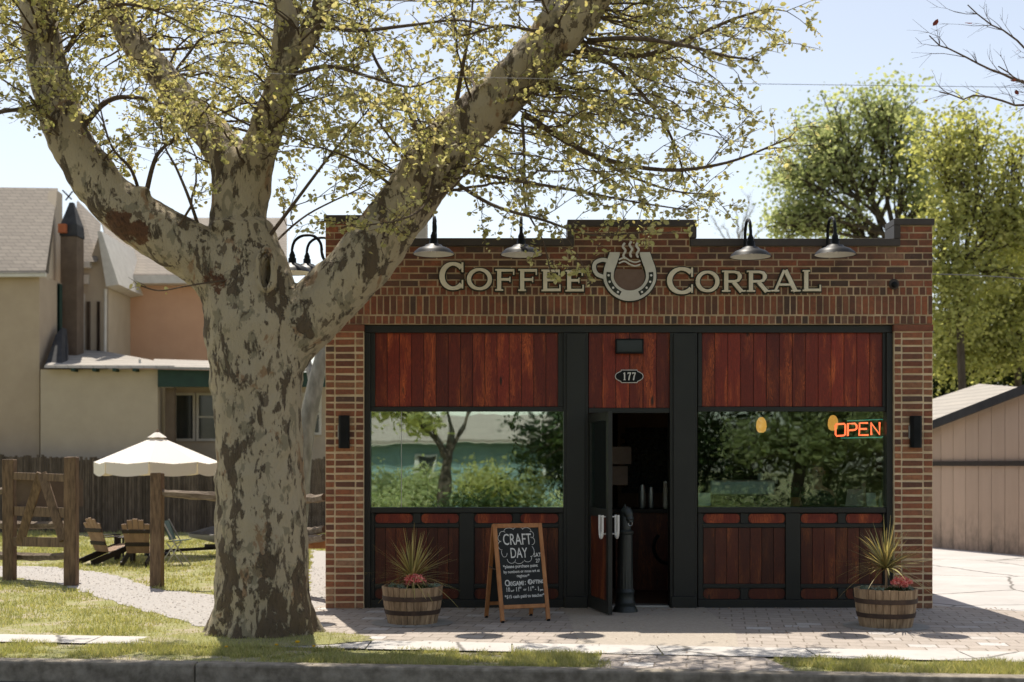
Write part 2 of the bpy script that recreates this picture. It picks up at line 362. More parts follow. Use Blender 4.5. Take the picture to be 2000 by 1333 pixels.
def glassmat(name, refl=.3, tint=(.80, .90, .86), wav=.02):
    t = NT(name); t.N.remove(t.b)
    g = t.n('BsdfGlossy', Roughness=.012); g.inputs[0].default_value = (.85, .98, .95, 1)
    tr = t.n('BsdfTransparent'); tr.inputs[0].default_value = (*tint, 1)
    nz = t.noise(t.map((1, 1, .6)), 2.2, 2, .4); bp = t.n('Bump', Strength=.25, Distance=wav); t.L.new(nz, bp.inputs['Height']); t.L.new(bp.outputs[0], g.inputs['Normal'])
    fr = t.n('Fresnel', IOR=1.5); mx = t.n('MixShader'); t.L.new(t.math('ADD', fr.outputs[0], refl, True), mx.inputs[0])
    t.L.new(tr.outputs[0], mx.inputs[1]); t.L.new(g.outputs[0], mx.inputs[2]); t.L.new(mx.outputs[0], t.out.inputs[0]); return t.m
M['glass'] = glassmat('shop_glass', .42, wav=.005)
M['glass2'] = glassmat('clear_shop_glass', .07, wav=.005)
M['pane'] = mk('dark_window_pane', (.02, .025, .025), (.035, .04, .04), 2, .12, 0, spec=.6)
def emit(name, c, s):
    t = NT(name); t.col(c); t.b.inputs['Emission Color'].default_value = (*c, 1); t.b.inputs['Emission Strength'].default_value = s; return t.m
M['neonr'] = emit('neon_red_tube', (1, .13, .05), 1.6)
M['neong'] = emit('dim_teal_tube', (.03, .22, .18), .5)
M['amber'] = emit('amber_lamp_glass', (.8, .33, .07), .6)
def shingle(name, a, b, w=.3, h=.14):
    t = NT(name); sep = t.n('SeparateXYZ'); t.L.new(t.tc, sep.inputs[0])
    cmb = t.n('CombineXYZ', X=t.math('ADD', sep.outputs['X'], sep.outputs['Y']), Y=t.math('MULTIPLY', sep.outputs['Z'], 1.3))
    br = t.n('TexBrick', Scale=1.0); t.L.new(cmb.outputs[0], br.inputs['Vector'])
    br.inputs['Brick Width'].default_value = w; br.inputs['Row Height'].default_value = h; br.inputs['Mortar Size'].default_value = .012
    br.inputs['Color1'].default_value = (*a, 1); br.inputs['Color2'].default_value = (*b, 1); br.inputs['Mortar'].default_value = (*[x * .55 for x in a], 1)
    t.col(t.mix(t.ramp(t.noise(t.tc, 9, 5, .6), [(.3, 0), (.7, .35)]), br.outputs['Color'], tuple(x * .6 for x in a))); t.set(Roughness=.95); return t.m
M['shingle'] = shingle('grey_brown_shingles', (.30, .26, .215), (.25, .215, .18))
M['shingle2'] = shingle('pale_shingles', (.42, .38, .33), (.36, .33, .29))
def lawn():
    t = NT('patchy_lawn'); v = t.tc
    g = t.mix(t.noise(v, 30, 5), (.19, .20, .065), (.33, .31, .13))
    g = t.mix(t.ramp(t.noise(v, 1.7, 6, .65), [(.50, 0), (.62, 1)]), g, (.36, .31, .215))
    t.col(t.mix(t.ramp(t.noise(v, 9, 5, .6), [(.5, 0), (.75, .6)]), g, (.20, .18, .09))); t.set(Roughness=1); t.bump(t.noise(v, 40, 6), .6, .03); return t.m
M['lawn'] = lawn()
M['paver'] = pavemat('brown_grey_pavers', (.43, .37, .32), (.36, .31, .265), (.54, .52, .50), (.21, .175, .14), .25, .21, R(9), ms=.008)
M['ring'] = mk('pale_paving_stones', (.36, .35, .32), (.30, .29, .27), 6, .9, .3)
# ------------------------------------------------------------------ ground, pavements, road
def curbline(x, off=0):          # the kerb runs a few degrees off the line of the shop front
    a, b = G(0, 1294), G(2000, 1328); t = (x - a.x) / (b.x - a.x); return a.y + (b.y - a.y) * t + off
def sheet(name, pts, z, mat, label=None):
    m = MB(); m.add([(p[0], p[1], z) for p in pts], [list(range(len(pts)))]); return m.build(name, mat, kind='structure', fixn=False)
XL, XR = -60, 60
sheet('ground', [(-400, curbline(-400, .02)), (400, curbline(400, .02)), (400, 600), (-400, 600)], 0, M['lawn'])
sheet('road', [(-400, curbline(-400) - 7.2), (400, curbline(400) - 7.2), (400, curbline(400, .02)), (-400, curbline(-400, .02))], -.15, M['asphalt'])
sheet('far_verge_ground', [(-400, -300), (400, -300), (400, curbline(400) - 7.2), (-400, curbline(-400) - 7.2)], -.11, M['lawn'])
swT = lambda x: -2.88 - .13 * x
swB = lambda x: swT(x) - .5 - .012 * min(8, max(0, x + 4))
gpts = [(420, 1163), (300, 1150), (215, 1121), (100, 1108), (-60, 1104), (-60, 1118), (110, 1140), (180, 1163), (280, 1193), (380, 1222), (560, 1236), (650, 1238), (652, 1080), (610, 1075), (600, 1160)]
path_poly = []
for i_ in range(len(gpts)):
    a_, b_ = G(*gpts[i_ - 1]), G(*gpts[i_]); L_ = (b_ - a_).length; n_ = max(1, int(L_ / .12))
    for k_ in range(n_): path_poly.append(a_.lerp(b_, k_ / n_) + Vector((random.uniform(-.05, .05), random.uniform(-.07, .07), 0)))
sheet('gravel_path', path_poly, .004, M['gravel'])
pw = [(-2.16, 0.0)] + [(x, swT(x)) for x in (-2.05, 6.5)] + [(6.5, -1.2), (4.62, .35), (4.62, .0)]
drv = [(4.62, .35), (6.5, -1.2), (14, -1.5), (40, 2), (40, 12), (12, 15), (4.4, 30), (4.7, 13)]
sheet('driveway', drv, .004, M['drive'])
sheet('paving', [(-2.16, .3), (-2.3, swT(-2.3)), (6.6, swT(6.6)), (7.2, -1.55), (4.75, .3)], .008, M['paver'])
ap = [G(1093, 1186), G(1372, 1186), G(1436, 1236), G(1444, 1268), G(1132, 1264), G(1108, 1205)]
sheet('door_apron', ap, .012, M['aggregate'])
m = MB()
xs = np.arange(-40, 40.1, 1.25)
for i in range(len(xs) - 1):
    a, b = xs[i] + .006, xs[i + 1] - .006
    m.add([(a, swT(a), .016), (a, swB(a + .01), .016), (b, swB(a + .01) + (swT(b) - swT(a)), .016), (b, swT(b), .016)], [(0, 1, 2, 3)])
m.build('pavement', M['concrete'], kind='structure', fixn=False)
pit = [(-2.28 + (.98 + .1 * random.random()) * math.cos(R(a)), -2.62 + (.50 + .05 * random.random()) * math.sin(R(a))) for a in range(0, 360, 8)]
sheet('ground_at_the_tree', pit, .022, M['lawn'])
m = MB(); bs = -.05
wk0, wk1 = G(1185, 1300), G(1510, 1300)
sheet('kerb_walk', [(wk0.x, swB(wk0.x) - .0), (wk1.x, swB(wk1.x)), (wk1.x + .1, curbline(wk1.x, .16)), (wk0.x - .1, curbline(wk0.x, .16))], .010, M['paver'])
xs = np.arange(-41.5, 41, 6.5)
for a in xs:
    b = a + 6.494
    pts = [(a, curbline(a, .17)), (a, curbline(a)), (b, curbline(b)), (b, curbline(b, .17))]
    m.prism([(x, y, -.2) for x, y in pts], (0, 0, .215))
m.build('kerb', M['curbm'], kind='structure', bevel=.02)
m = MB()
m.add([(-40, curbline(-40) - 7.2, -.15), (40, curbline(40) - 7.2, -.15), (40, curbline(40) - 7.35, 0), (-40, curbline(-40) - 7.35, 0), (-40, curbline(-40) - 7.35, -.2), (40, curbline(40) - 7.35, -.2), (-40, curbline(-40) - 7.2, -.2), (40, curbline(40) - 7.2, -.2)],
      [(0, 1, 7, 6), (0, 1, 2, 3), (3, 2, 5, 4)]).build('far_kerb', M['curbm'], kind='structure')

# grass blades
def inpoly(x, y, poly):
    r = np.zeros(len(x), bool); n = len(poly)
    for i in range(n):
        x1, y1 = poly[i][0], poly[i][1]; x2, y2 = poly[i - 1][0], poly[i - 1][1]
        c = ((y1 > y) != (y2 > y)) & (x < (x2 - x1) * (y - y1) / (y2 - y1 + 1e-12) + x1); r ^= c
    return r
def blades(name, x, y, h, w, mat, lab, z0=0.0):
    n = len(x); a = rng.uniform(0, 2 * np.pi, n); d = np.stack([np.cos(a), np.sin(a)], 1); le = rng.uniform(.2, .9, n) * h; la = rng.uniform(0, 2 * np.pi, n)
    b = np.stack([x, y, np.full(n, z0)], 1); V = np.zeros((n, 3, 3))
    V[:, 0] = b; V[:, 1] = b; V[:, 0, :2] += d * w[:, None] / 2; V[:, 1, :2] -= d * w[:, None] / 2
    V[:, 2] = b; V[:, 2, 0] += np.cos(la) * le; V[:, 2, 1] += np.sin(la) * le; V[:, 2, 2] += h
    me = np_mesh(name, V.reshape(-1, 3), np.arange(3 * n).reshape(-1, 3), 3)
    o = link(name, me, mat); return setp(o, lab, 'grass', kind='stuff')
def vnoise(x, y, s, seed=0):
    g = np.random.default_rng(seed).random((64, 64)); u, v = (x * s) % 63, (y * s) % 63; i, j = u.astype(int), v.astype(int); fu, fv = u - i, v - j
    return (g[i, j] * (1 - fu) + g[(i + 1) % 64, j] * fu) * (1 - fv) + (g[i, (j + 1) % 64] * (1 - fu) + g[(i + 1) % 64, (j + 1) % 64] * fu) * fv
def ylin(f, x): return np.array([f(v) for v in x])
n = 70000; x = rng.uniform(-5.2, 5.4, n); y0 = ylin(lambda v: curbline(v, .17), x); y1 = ylin(swB, x); y = y0 + (y1 - y0) * rng.uniform(-.02, 1.08, n)
k = ~((x > wk0.x - .05 + .1 * rng.random(n)) & (x < wk1.x + .05)); q = vnoise(x, y, 2.6, 3) * .55 + vnoise(x, y, 8, 4) * .45
k &= (q > np.where(x > 1.5, .53, .44)) | (rng.random(n) < .10)
k &= (np.abs(x - wk0.x) > .0)
x, y, q = x[k], y[k], q[k]
xp = rng.uniform(-3.3, -1.2, 9000); yp = rng.uniform(-3.3, -2.0, 9000); kp = inpoly(xp, yp, pit) & (rng.random(9000) < .8); x = np.concatenate([x, xp[kp]]); y = np.concatenate([y, yp[kp]]); q = np.concatenate([q, np.full(kp.sum(), .6)])
blades('verge_grass', x, y, rng.uniform(.015, .075, len(x)) * (.1 + 1.4 * q ** 1.3), np.full(len(x), .008), M['blade'], 'scruffy grass growing on the narrow verge along the kerb')
n = 170000; x = rng.uniform(-13, -2.1, n); y = -2.3 + 18.6 * rng.random(n) ** 1.6
k = ~inpoly(x, y, path_poly) & (y > ylin(swT, x) - .03) & (x < -2.2); q = vnoise(x, y, 1.3, 8) * .65 + vnoise(x, y, 5, 9) * .35
k &= (q > .43) | (rng.random(n) < .18); k &= (np.abs(x) < (y + DC) * .42)
x, y, q = x[k], y[k], q[k]; blades('lawn_grass', x, y, rng.uniform(.015, .06, len(x)) * (.25 + 1.6 * q * vnoise(x, y, 3.1, 12) + .6 * (vnoise(x, y, 9, 13) > .8)) * (1 + .04 * (y + 2)), .008 + .0009 * (y + 3), M['blade'], 'mown patchy lawn behind the big sycamore')

# ------------------------------------------------------------------ the shop
shop = thing('shop_building', 'small one storey brick shop with black framed front and red wood panels', 'building', (1.28, 4, 0))
X0, X1 = P(635, 0, 0).x, P(1822, 0, 0).x
fx = lambda p, Y=0: P(p, 0, Y).x
fz = lambda p, Y=0: P(0, p, Y).z
OPX0, OPX1, OPZ = fx(711), fx(1746), fz(634)
mj = MB(); bk = MB()
zT, zC, zP, zR = fz(481), fz(443), fz(433), fz(438)       # top of the brick under each stretch of coping
def wall_mass(m, y0=.004, y1=.30):
    m.box(X0 + .004, X1 - .004, y0, y1, OPZ + .002, zT - .004)
    m.box(X0 + .004, fx(713), y0, y1, zT - .004, zP); m.box(fx(1121) , fx(1347), y0, y1, zT - .004, zC); m.box(fx(1757), X1 - .004, y0, y1, zT - .004, zR)
wall_mass(mj); mj.build('mortar_bed', M['mortar'], shop)
CH = 13.2 / 178
def course(x0, x1, z0, z1, L, phase, gap=.016, lab=None):
    x = x0 - phase * L
    while x < x1 - .01:
        a, b = max(x, x0), min(x + L, x1)
        if b - a > .03:
            j = random.uniform(-.004, .004); zz = random.uniform(-.0015, .0015)
            bk.box(a + gap / 2, b - gap / 2, -.002 + j * .6, .05, z0 + gap / 2 + zz, z1 - gap / 2 + zz, .0015)
        x += L * (1 + random.uniform(-.012, .012))
zs = [fz(634), fz(616.5), fz(577.5), fz(560.5)]
course(X0, X1, zs[0], zs[1], .072, .3); course(X0, X1, zs[1] + .003, zs[2], .072, .1)
for a, b in ((X0, fx(640)), ): pass
course(X0, X1, zs[2], zs[3], .072, .5)
z = zs[3]; i = 0
while z < zP - .02:
    z1 = z + CH
    spans = [(X0, X1)] if z1 < zT + .012 else [(X0, fx(713)), (fx(1121), fx(1347)), (fx(1757), X1)]
    for a, b in spans:
        top = zT if z1 < zT + .012 else {0: zP, 1: zC, 2: zR}[spans.index((a, b))]
        if z > top - .03: continue
        course(a, b, z, min(z1, top), .205, (i % 2) * .5 + (.25 if i % 5 == 3 else 0))
    z = z1; i += 1
bk.build('front_brickwork', M['brick'], shop)
for (pa, pb, j1, j2) in ((635, 711, 654, 694), (1746, 1822, 1761, 1803)):
    mm = MB(); mm.box(fx(pa) + .004, fx(pb) - .002, .005, .42, 0, OPZ - .001); mo = mm.build('pier_mortar', M['mortar2'], shop)
    bb = MB(); z = 0.0; nC = round(OPZ / .0790); ch = OPZ / nC
    for c in range(nC):
        z0, z1 = c * ch, (c + 1) * ch
        if c == nC - 1: bb.box(fx(pa) - .004, fx(pb), -.016, .3, z0 + .003, z1 - .003); continue
        for (a, b) in ((pa, j1), (j1, j2), (j2, pb)):
            j = random.uniform(-.004, .004); zz = random.uniform(-.003, .003)
            bb.box(fx(a) + .010, fx(b) - .010, -.005 + j, .06, z0 + .0115 + zz, z1 - .0115 + zz, .0025)
    bb.build('pier', M['brick2'], shop)
# side walls, back, roof
m = MB(); 
for xa, xb in ((X0 + .01, X0 + .24), (X1 - .24, X1 - .01)): m.box(xa, xb, .43, 9, 0, 3.95)
m.box(X0 + .01, X1 - .01, 9.003, 9.25, 0, 3.95)
m.build('side_wall', pavemat('side_wall_brick', (.13, .045, .025), (.18, .06, .032), (.08, .035, .022), (.26, .2, .14), .205, .073, 0), shop)
sb = MB()
for side in (0, 1):      # real brick returns on the two flanks
    for c in range(54):
        z0 = c * .0735; y = .35 - (.1 if c % 2 else 0)
        if z0 > 3.9: break
        while y < 8.8:
            xx = X0 if side == 0 else X1
            sb.box(xx - .004 if side == 0 else xx - .03, xx + .03 if side == 0 else xx + .004, y + .005, y + .2, z0 + .005, z0 + .068); y += .205
sb.build('flank_brickwork', M['brick2'], shop)
m = MB(); m.box(X0 + .25, X1 - .25, .31, 9, 3.55, 3.7); m.build('roof', M['asphalt'], shop)
cp = MB()
def cop(pa, pb, pt, pbm): cp.box(fx(pa), fx(pb), -.03, .34, fz(pbm), fz(pt))
cop(633, 715, 421, 433.5); cop(715.3, 1120.5, 466, 481); cop(1108, 1120.5, 443.5, 465.7); cop(1108, 1360, 430, 443.2); cop(1347.3, 1360, 443.5, 465.7)
cop(1347.5, 1757, 467, 481.5); cop(1745, 1757.3, 441, 466.7); cop(1745, 1824, 428, 440.7)
cp.build('coping', M['coping'], shop, bevel=.006)
# storefront frame
YF = .10
def fbox(m, pa, pb, pt, pbm, y0=YF, y1=None):
    Y = y0; m.box(P(pa, 0, Y).x, P(pb, 0, Y).x, Y, y1 if y1 is not None else Y + .08, P(0, pbm, Y).z, P(0, pt, Y).z)
fr = MB()
fr.box(OPX0, OPX1, .055, .22, fz(649), OPZ - .002)                                     # head
for a, b in ((711, 722), (1101, 1149), (1309.5, 1363), (1734.5, 1746)): fr.box(fx(a) if a > 711 else OPX0, fx(b) if b < 1746 else OPX1, .05, .26, .0, fz(649.5))
for a, b in ((1107, 1143), (1316, 1357)): fr.box(fx(a), fx(b), .02, .0495, .14, fz(652)); fr.box(fx(a - 4), fx(b + 4), .012, .0495, 0, .138)
for a, b in ((722.3, 1100.7), (1363.3, 1734.2)):
    fbox(fr, a, b, 795, 804, .085, .2); fbox(fr, a, b, 991.5, 1002, .07, .22); fbox(fr, a, b, 1172, 1190, .07, .22)
    fbox(fr, a, b, 1003, 1172, .125, .15)
    lo = P(a, 0, .09).x; c = (a + b) / 2
    fbox(fr, c - 14, c + 14, 1002.3, 1171.7, .08, .124)
    for (u, v) in ((a, a + 9), (b - 9, b)): fbox(fr, u, v, 1002.3, 1171.7, .095, .124)
    for (u, v) in ((a + 9.3, c - 14.3), (c + 14.3, b - 9.3)): fbox(fr, u, v, 1023, 1031, .095, .124); fbox(fr, u, v, 1141, 1149, .095, .124); fbox(fr, (u + v) / 2 - 7, (u + v) / 2 + 7, 1002.3, 1022.7, .095, .124); fbox(fr, (u + v) / 2 - 7, (u + v) / 2 + 7, 1149.3, 1171.5, .095, .124)
fbox(fr, 722.3, 732.5, 649.5, 794.7, .085, .15); fbox(fr, 1090, 1100.7, 649.5, 794.7, .085, .15)
fbox(fr, 1363.3, 1371, 649.5, 794.7, .085, .15); fbox(fr, 1724, 1734.2, 649.5, 794.7, .085, .15)
fbox(fr, 1149.3, 1309.2, 797.5, 807, .075, .22)
fr.build('storefront_frame', M['black'], shop, bevel=.004)
def planks(pa, pb, pt, pbm, n, Y=.105, mat='plank', name='plank_panel', par=shop):
    m = MB(); a, b = P(pa, 0, Y).x, P(pb, 0, Y).x; w = (b - a) / n
    for i in range(n): m.box(a + i * w + .0028, a + (i + 1) * w - .0028, Y + random.uniform(0, .002), Y + .02, P(0, pbm, Y).z, P(0, pt, Y).z)
    mb_ = MB(); mb_.box(a, b, Y + .021, Y + .024, P(0, pbm, Y).z, P(0, pt, Y).z); mb_.build('panel_backing', M['black'], par)
    return m.build(name, M[mat], par, bevel=.0015)
planks(732.5, 1090, 649.5, 794.5, 15); planks(1149.5, 1309, 650, 797, 6, .09); planks(1371, 1724, 649.5, 794.5, 14)
def stadium(m, pa, pb, pt, pbm, Y=.112, th=.012, flat=False):
    x0, x1, z0, z1 = P(pa, 0, Y).x, P(pb, 0, Y).x, P(0, pbm, Y).z, P(0, pt, Y).z; r = (z1 - z0) / 2; zc = (z0 + z1) / 2; pts = []
    rr = r * .85
    for s, cx in ((1, x1 - rr), (-1, x0 + rr)):
        for k in range(9): a = -math.pi / 2 + math.pi * k / 8; pts.append((cx + s * math.cos(a) * rr, Y, zc + s * math.sin(a) * r))
    m.prism(pts, (0, th, 0))
for a, b in ((722.3, 1100.7), (1363.3, 1734.2)):
    c = (a + b) / 2
    for (u, v) in ((a + 9.3, c - 14.3), (c + 14.3, b - 9.3)):
        pn = planks(u + 1, v - 1, 1031.5, 1140.5, 8 if a < 1000 else 7, .108, 'plankd', 'lower_panel')
        h = (u + v) / 2
        for s, e in ((u + 1, h - 8), (h + 8, v - 1)):
            for t0, t1 in ((1004, 1022), (1150, 1170)):
                m = MB(); stadium(m, s, e, t0, t1); m.build('rounded_panel', M['plankd' if t0 > 1100 else 'plank'], shop)
# windows
for (a, b, mt) in ((722.5, 1100.5, 'glass'), (1363.5, 1734, 'glass2')):
    m = MB(); m.box(P(a, 0, .12).x, P(b, 0, .12).x, .12, .126, P(0, 991.3, .12).z, P(0, 804.2, .12).z); w = m.build('window', M[mt], shop)
    if a < 1000:
        m = MB(); xx = P(784, 0, .115).x; m.box(xx - .003, xx + .003, .114, .1195, P(0, 991.3, .12).z, P(0, 804.2, .12).z); m.build('glass_joint', M['steel'], w)
# interior shell
m = MB(); m.box(X0 + .25, X1 - .25, .27, 6, .002, .014); m.build('interior_floor', M['floorw'], shop)
m = MB(); m.box(X0 + .25, X1 - .25, .32, 6, 3.2, 3.25); m.box(X0 + .245, X0 + .3, .32, 6, .02, 3.19); m.box(X1 - .3, X1 - .245, .32, 6, .02, 3.19); m.box(X0 + .3, X1 - .3, 6.0, 6.05, .02, 3.19)
m.build('interior_wall', M['interior'], shop)
m = MB(); m.box(fx(1150), fx(1308), .10, .30, .003, .03); m.build('door_sill', M['steel'], shop)
# emergency light box over door, number plaque
lamp = thing('floodlight', 'dark rectangular light box above the shop door', 'light fitting', P(1230, 691, .09))
m = MB(); a = P(1202, 691, .02); b = P(1257, 662, .02); m.box(a.x, b.x, .0, .075, a.z, b.z); m.build('housing', M['metal'], lamp, bevel=.008)
m = MB(); m.box(a.x + .02, b.x - .02, -.004, -.001, a.z + .02, b.z - .02); m.build('lens', M['pane'], lamp)
plq = thing('house_number_plaque', 'black house number plaque reading 177 over the shop door', 'sign', P(1229, 748, .08))
def plaque(m, cx, cz, w, h, y, th):
    pts = []; q = h * .28
    for sx, sz in ((1, -1), (1, 1), (-1, 1), (-1, -1)):
        c = (cx + sx * (w - .1 * 1) , cz + sz * h)
        base = 0 if (sx, sz) == (1, -1) else 1 if (sx, sz) == (1, 1) else 2 if (sx, sz) == (-1, 1) else 3
        cc = (cx + sx * w * .88, cz + sz * h)
        for k in range(5):
            a0 = {0: 180, 1: 270, 2: 0, 3: 90}[base]; ang = R(a0 - k * 22.5)
            pts.append((cc[0] + q * math.cos(ang), y, cc[1] + q * math.sin(ang)))
        if sx == 1 and sz == -1:
            for k in range(1, 6): t = -1 + k / 3; pts.append((cx + w * .98 + .035 * math.cos(R(90 * t)) * 1, y, cz + h * .55 * math.sin(R(90 * t))))
        if sx == -1 and sz == 1:
            for k in range(1, 6): t = 1 - k / 3; pts.append((cx - w * .98 - .035 * math.cos(R(90 * t)), y, cz + h * .55 * math.sin(R(90 * t))))
    m.prism(pts, (0, th, 0))
c = P(1229, 735.5, .07)
m = MB(); plaque(m, c.x, c.z, .125, .073, .072, .012); m.build('border', M['white'], plq)
m = MB(); plaque(m, c.x, c.z, .117, .065, .066, .006); m.build('plate', M['metal'], plq)
for i, ch in enumerate('177'):
    m = MB(); x = c.x - .052 + i * .052; h = .043; y = .062
    if ch == '1': m.ribbon([(x, c.z - h), (x, c.z + h)], .013, y, .003); m.ribbon([(x - .013, c.z + h * .6), (x, c.z + h)], .008, y - .0005, .003); m.ribbon([(x - .013, c.z - h + .003), (x + .013, c.z - h + .003)], .006, y - .001, .003)
    else: m.ribbon([(x - .018, c.z + h - .006), (x + .019, c.z + h - .006)], .012, y, .003); m.ribbon([(x + .015, c.z + h - .006), (x + .001, c.z), (x - .006, c.z - h)], [.009, .012, .014], y - .0005, .003); m.ribbon([(x - .016, c.z + h), (x - .016, c.z + h * .55)], .006, y - .001, .003)
    m.build('digit', M['white'], plq)

# ------------------------------------------------------------------ sign lettering
sign = thing('shop_sign', 'raised cream shop name lettering with horseshoe cup emblem on the brick wall', 'sign', P(1229, 588, 0))
def glyph(ch):
    T = .20; t = .12; S = []
    def arc(cx, cy, rx, ry, a0, a1, n=22, w=None):
        pts = [(cx + rx * math.cos(R(a0 + (a1 - a0) * k / n)), cy + ry * math.sin(R(a0 + (a1 - a0) * k / n))) for k in range(n + 1)]
        ws = [(t + (T - t) * abs(math.cos(R(a0 + (a1 - a0) * k / n)))) for k in range(n + 1)] if w is None else w
        S.append((pts, ws))
    def ln(x0, y0, x1, y1, w): S.append(([(x0, y0), (x1, y1)], [w, w]))
    if ch == 'C': arc(.50, .5, .40, .435, 42, 318); ln(.83, .98, .83, .64, .07); ln(.83, .36, .83, .06, .06); W = .95
    if ch == 'O': arc(.5, .5, .40, .435, 0, 180); arc(.5, .5, .40, .435, 180, 360); W = 1.0
    if ch in 'FELR': ln(.2, 0, .2, 1, T); ln(.03, .035, .37, .035, .07); ln(.03, .965, .37, .965, .07)
    if ch in 'FE': ln(.2, .94, .82, .94, t); ln(.2, .52, .66, .52, t); ln(.82, 1.0, .82, .74, .07); ln(.66, .64, .66, .40, .06); W = .88
    if ch in 'EL': ln(.2, .06, .86, .06, t); ln(.86, 0, .86, .30, .07); W = .92
    if ch == 'R': S.append(([(.2, .94), (.55, .94), (.70, .89), (.76, .76), (.76, .68), (.70, .54), (.55, .49), (.2, .49)], [t, t, .15, T, T, .15, t, t])); ln(.50, .46, .84, .0, T * .95); ln(.72, .035, 1.0, .035, .07); W = 1.0
    if ch == 'A': ln(.46, 1.0, .14, 0, .12); ln(.5, 1.0, .86, 0, T); ln(.25, .32, .72, .32, .1); ln(.0, .035, .28, .035, .07); ln(.70, .035, 1.03, .035, .07); W = 1.03
    return S, W
def letter(ch, pa, pb, pt, pbm):
    S, W = glyph(ch); x0, x1, z0, z1 = fx(pa), fx(pb), fz(pbm), fz(pt); sx = (x1 - x0) / W; sz = z1 - z0; o = .014
    m = MB(); b = MB()
    for i, (pts, ws) in enumerate(S):
        q = [(x0 + p[0] * sx, z0 + p[1] * sz) for p in pts]; w = [v * sz * .95 for v in ws]
        m.ribbon(q, w, -.045 - i * .0004, .03)
        e = list(q); closed = ch == 'O'
        if not closed:
            d = Vector((q[0][0] - q[1][0], q[0][1] - q[1][1])).normalized() * o * .9; e[0] = (q[0][0] + d.x, q[0][1] + d.y)
            d = Vector((q[-1][0] - q[-2][0], q[-1][1] - q[-2][1])).normalized() * o * .9; e[-1] = (q[-1][0] + d.x, q[-1][1] + d.y)
        b.ribbon(e, [v + 2 * o for v in w], -.016 - i * .0004, .02)
    l = m.build('letter', M['cream'], sign); b.build('letter_outline', M['outline'], l)
for a in (('C', 858, 910, 513, 568), ('O', 911, 962, 525, 568), ('F', 966, 1006, 527, 569), ('F', 1011, 1050, 527, 569.5), ('E', 1056, 1096, 528, 570), ('E', 1103, 1141, 529, 570.5),
          ('C', 1301, 1358, 523, 576), ('O', 1357, 1405, 530, 572), ('R', 1408, 1455, 530, 571), ('R', 1456, 1504, 530, 571), ('A', 1505, 1562, 529, 570.5), ('L', 1565, 1603, 529, 570)): letter(*a)
def fp(pts): return [(fx(a), fz(b)) for a, b in pts]
def sm2(pts, n=6): return [(v.x, v.y) for v in smoothpath([(a, b, 0) for a, b in pts], n)]
U = sm2(fp([(1200, 497), (1195, 512), (1189, 530), (1189, 549), (1199, 566), (1214, 576), (1229, 579), (1245, 576), (1260, 566), (1270, 549), (1270, 530), (1264, 512), (1259, 497)]))
m = MB(); m.ribbon(U, .112, -.047, .03)
em = m.build('horseshoe_cup', M['lgrey'], sign)
m = MB(); m.ribbon(U, .138, -.02, .02)
H = sm2(fp([(1187, 511), (1176, 509), (1163, 514), (1160, 525), (1166, 537), (1181, 543)])); m.ribbon(H, .066, -.018, .012); m.build('emblem_outline', M['outline'], em)
m = MB(); m.ribbon(H, .042, -.042, .02); m.build('cup_handle', M['lgrey'], em)
for q_ in (0, -1): m = MB(); m.ribbon([(U[q_][0] - .055, U[q_][1]), (U[q_][0] + .055, U[q_][1])], .03, -.0475, .03); m.build('shoe_heel', M['lgrey'], em)
for rg in (slice(13, 30), slice(43, 60)):
    g = U[rg]; m = MB(); m.ribbon(g, .05, -.0495, .004); gr = m.build('nail_groove', M['outline'], em)
    for k in (2, 6, 10, 14): m = MB(); m.ball((g[k][0], -.051, g[k][1]), .013, 6, (1, .2, 1)); m.build('nail_head', M['white'], em)
m = MB(); pts = [(fx(1229) + .168 * math.cos(R(a)), -.03, fz(541) + .158 * math.sin(R(a))) for a in list(range(148, 392, 8))]
m.prism(pts, (0, .02, 0)); m.build('coffee_disc', M['cocoa'], em)
m = MB()
for k, (pa, pt) in enumerate(((1220, 476), (1233, 473), (1246, 474))):
    m.ribbon(sm2(fp([(pa, pt), (pa - 4, pt + 7), (pa + 1, pt + 15), (pa - 3, pt + 24), (pa, pt + 31)])), [.01] + [.024] * 22 + [.012] * 2, -.045 - k * .0004, .02)
for k, pz in enumerate((509, 516)): m.ribbon(sm2(fp([(1208, pz), (1219, pz - 4), (1230, pz + 2), (1240, pz + 5), (1250, pz + 2)])), .016, -.048 - k * .0004, .015)
m.build('steam', M['lgrey'], em)

# ------------------------------------------------------------------ gooseneck lamps, sconces, camera
def gooseneck():
    t = thing('gooseneck_lamp', '', 'wall lamp', (0, 0, 0), 'gooseneck lamps over the shop sign')
    m = MB(); m.lathe((0, 0, 0), [(.024, .165), (.044, .163), (.046, .115), (.052, .108), (.085, .098), (.10, .082), (.165, .058), (.205, .025), (.222, .0), (.225, -.003), (.218, .001), (.16, .048), (.08, .08), (.0001, .09)], 40, cap=False)
    s = m.build('shade', M['metal'], t, smooth=True)
    m = MB(); m.lathe((0, 0, 0), [(.214, .001), (.158, .045), (.08, .076), (.0001, .086)], 40, cap=False); m.build('shade_lining', M['white'], s, smooth=True)
    m = MB(); m.ball((0, 0, .045), .032, 8, (1, 1, 1.2)); m.build('bulb', M['white'], s, smooth=True)
    m = MB(); m.lathe((0, 0, 0), [(.034, .10), (.034, .20), (.026, .215), (.018, .24)], 14); m.build('socket', M['metal'], s, smooth=True)
    m = MB(); m.tube(smoothpath([(0, 0, .16), (0, 0, .28), (0, .04, .37), (0, .13, .42), (0, .25, .41), (0, .32, .33), (0, .335, .22), (0, .36, .15), (0, .42, .13)], 5), .0165, 8, jit=.12); m.build('arm', M['metal'], t, smooth=True)
    m = MB(); m.lathe((0, 0, 0), [(.045, .0), (.045, .014), (.02, .03)], 16)
    m.v = [(x, .43 - z, y + .13) for x, y, z in m.v]; m.build('wall_plate', M['metal'], t, smooth=True)
    return t
LY = -.43
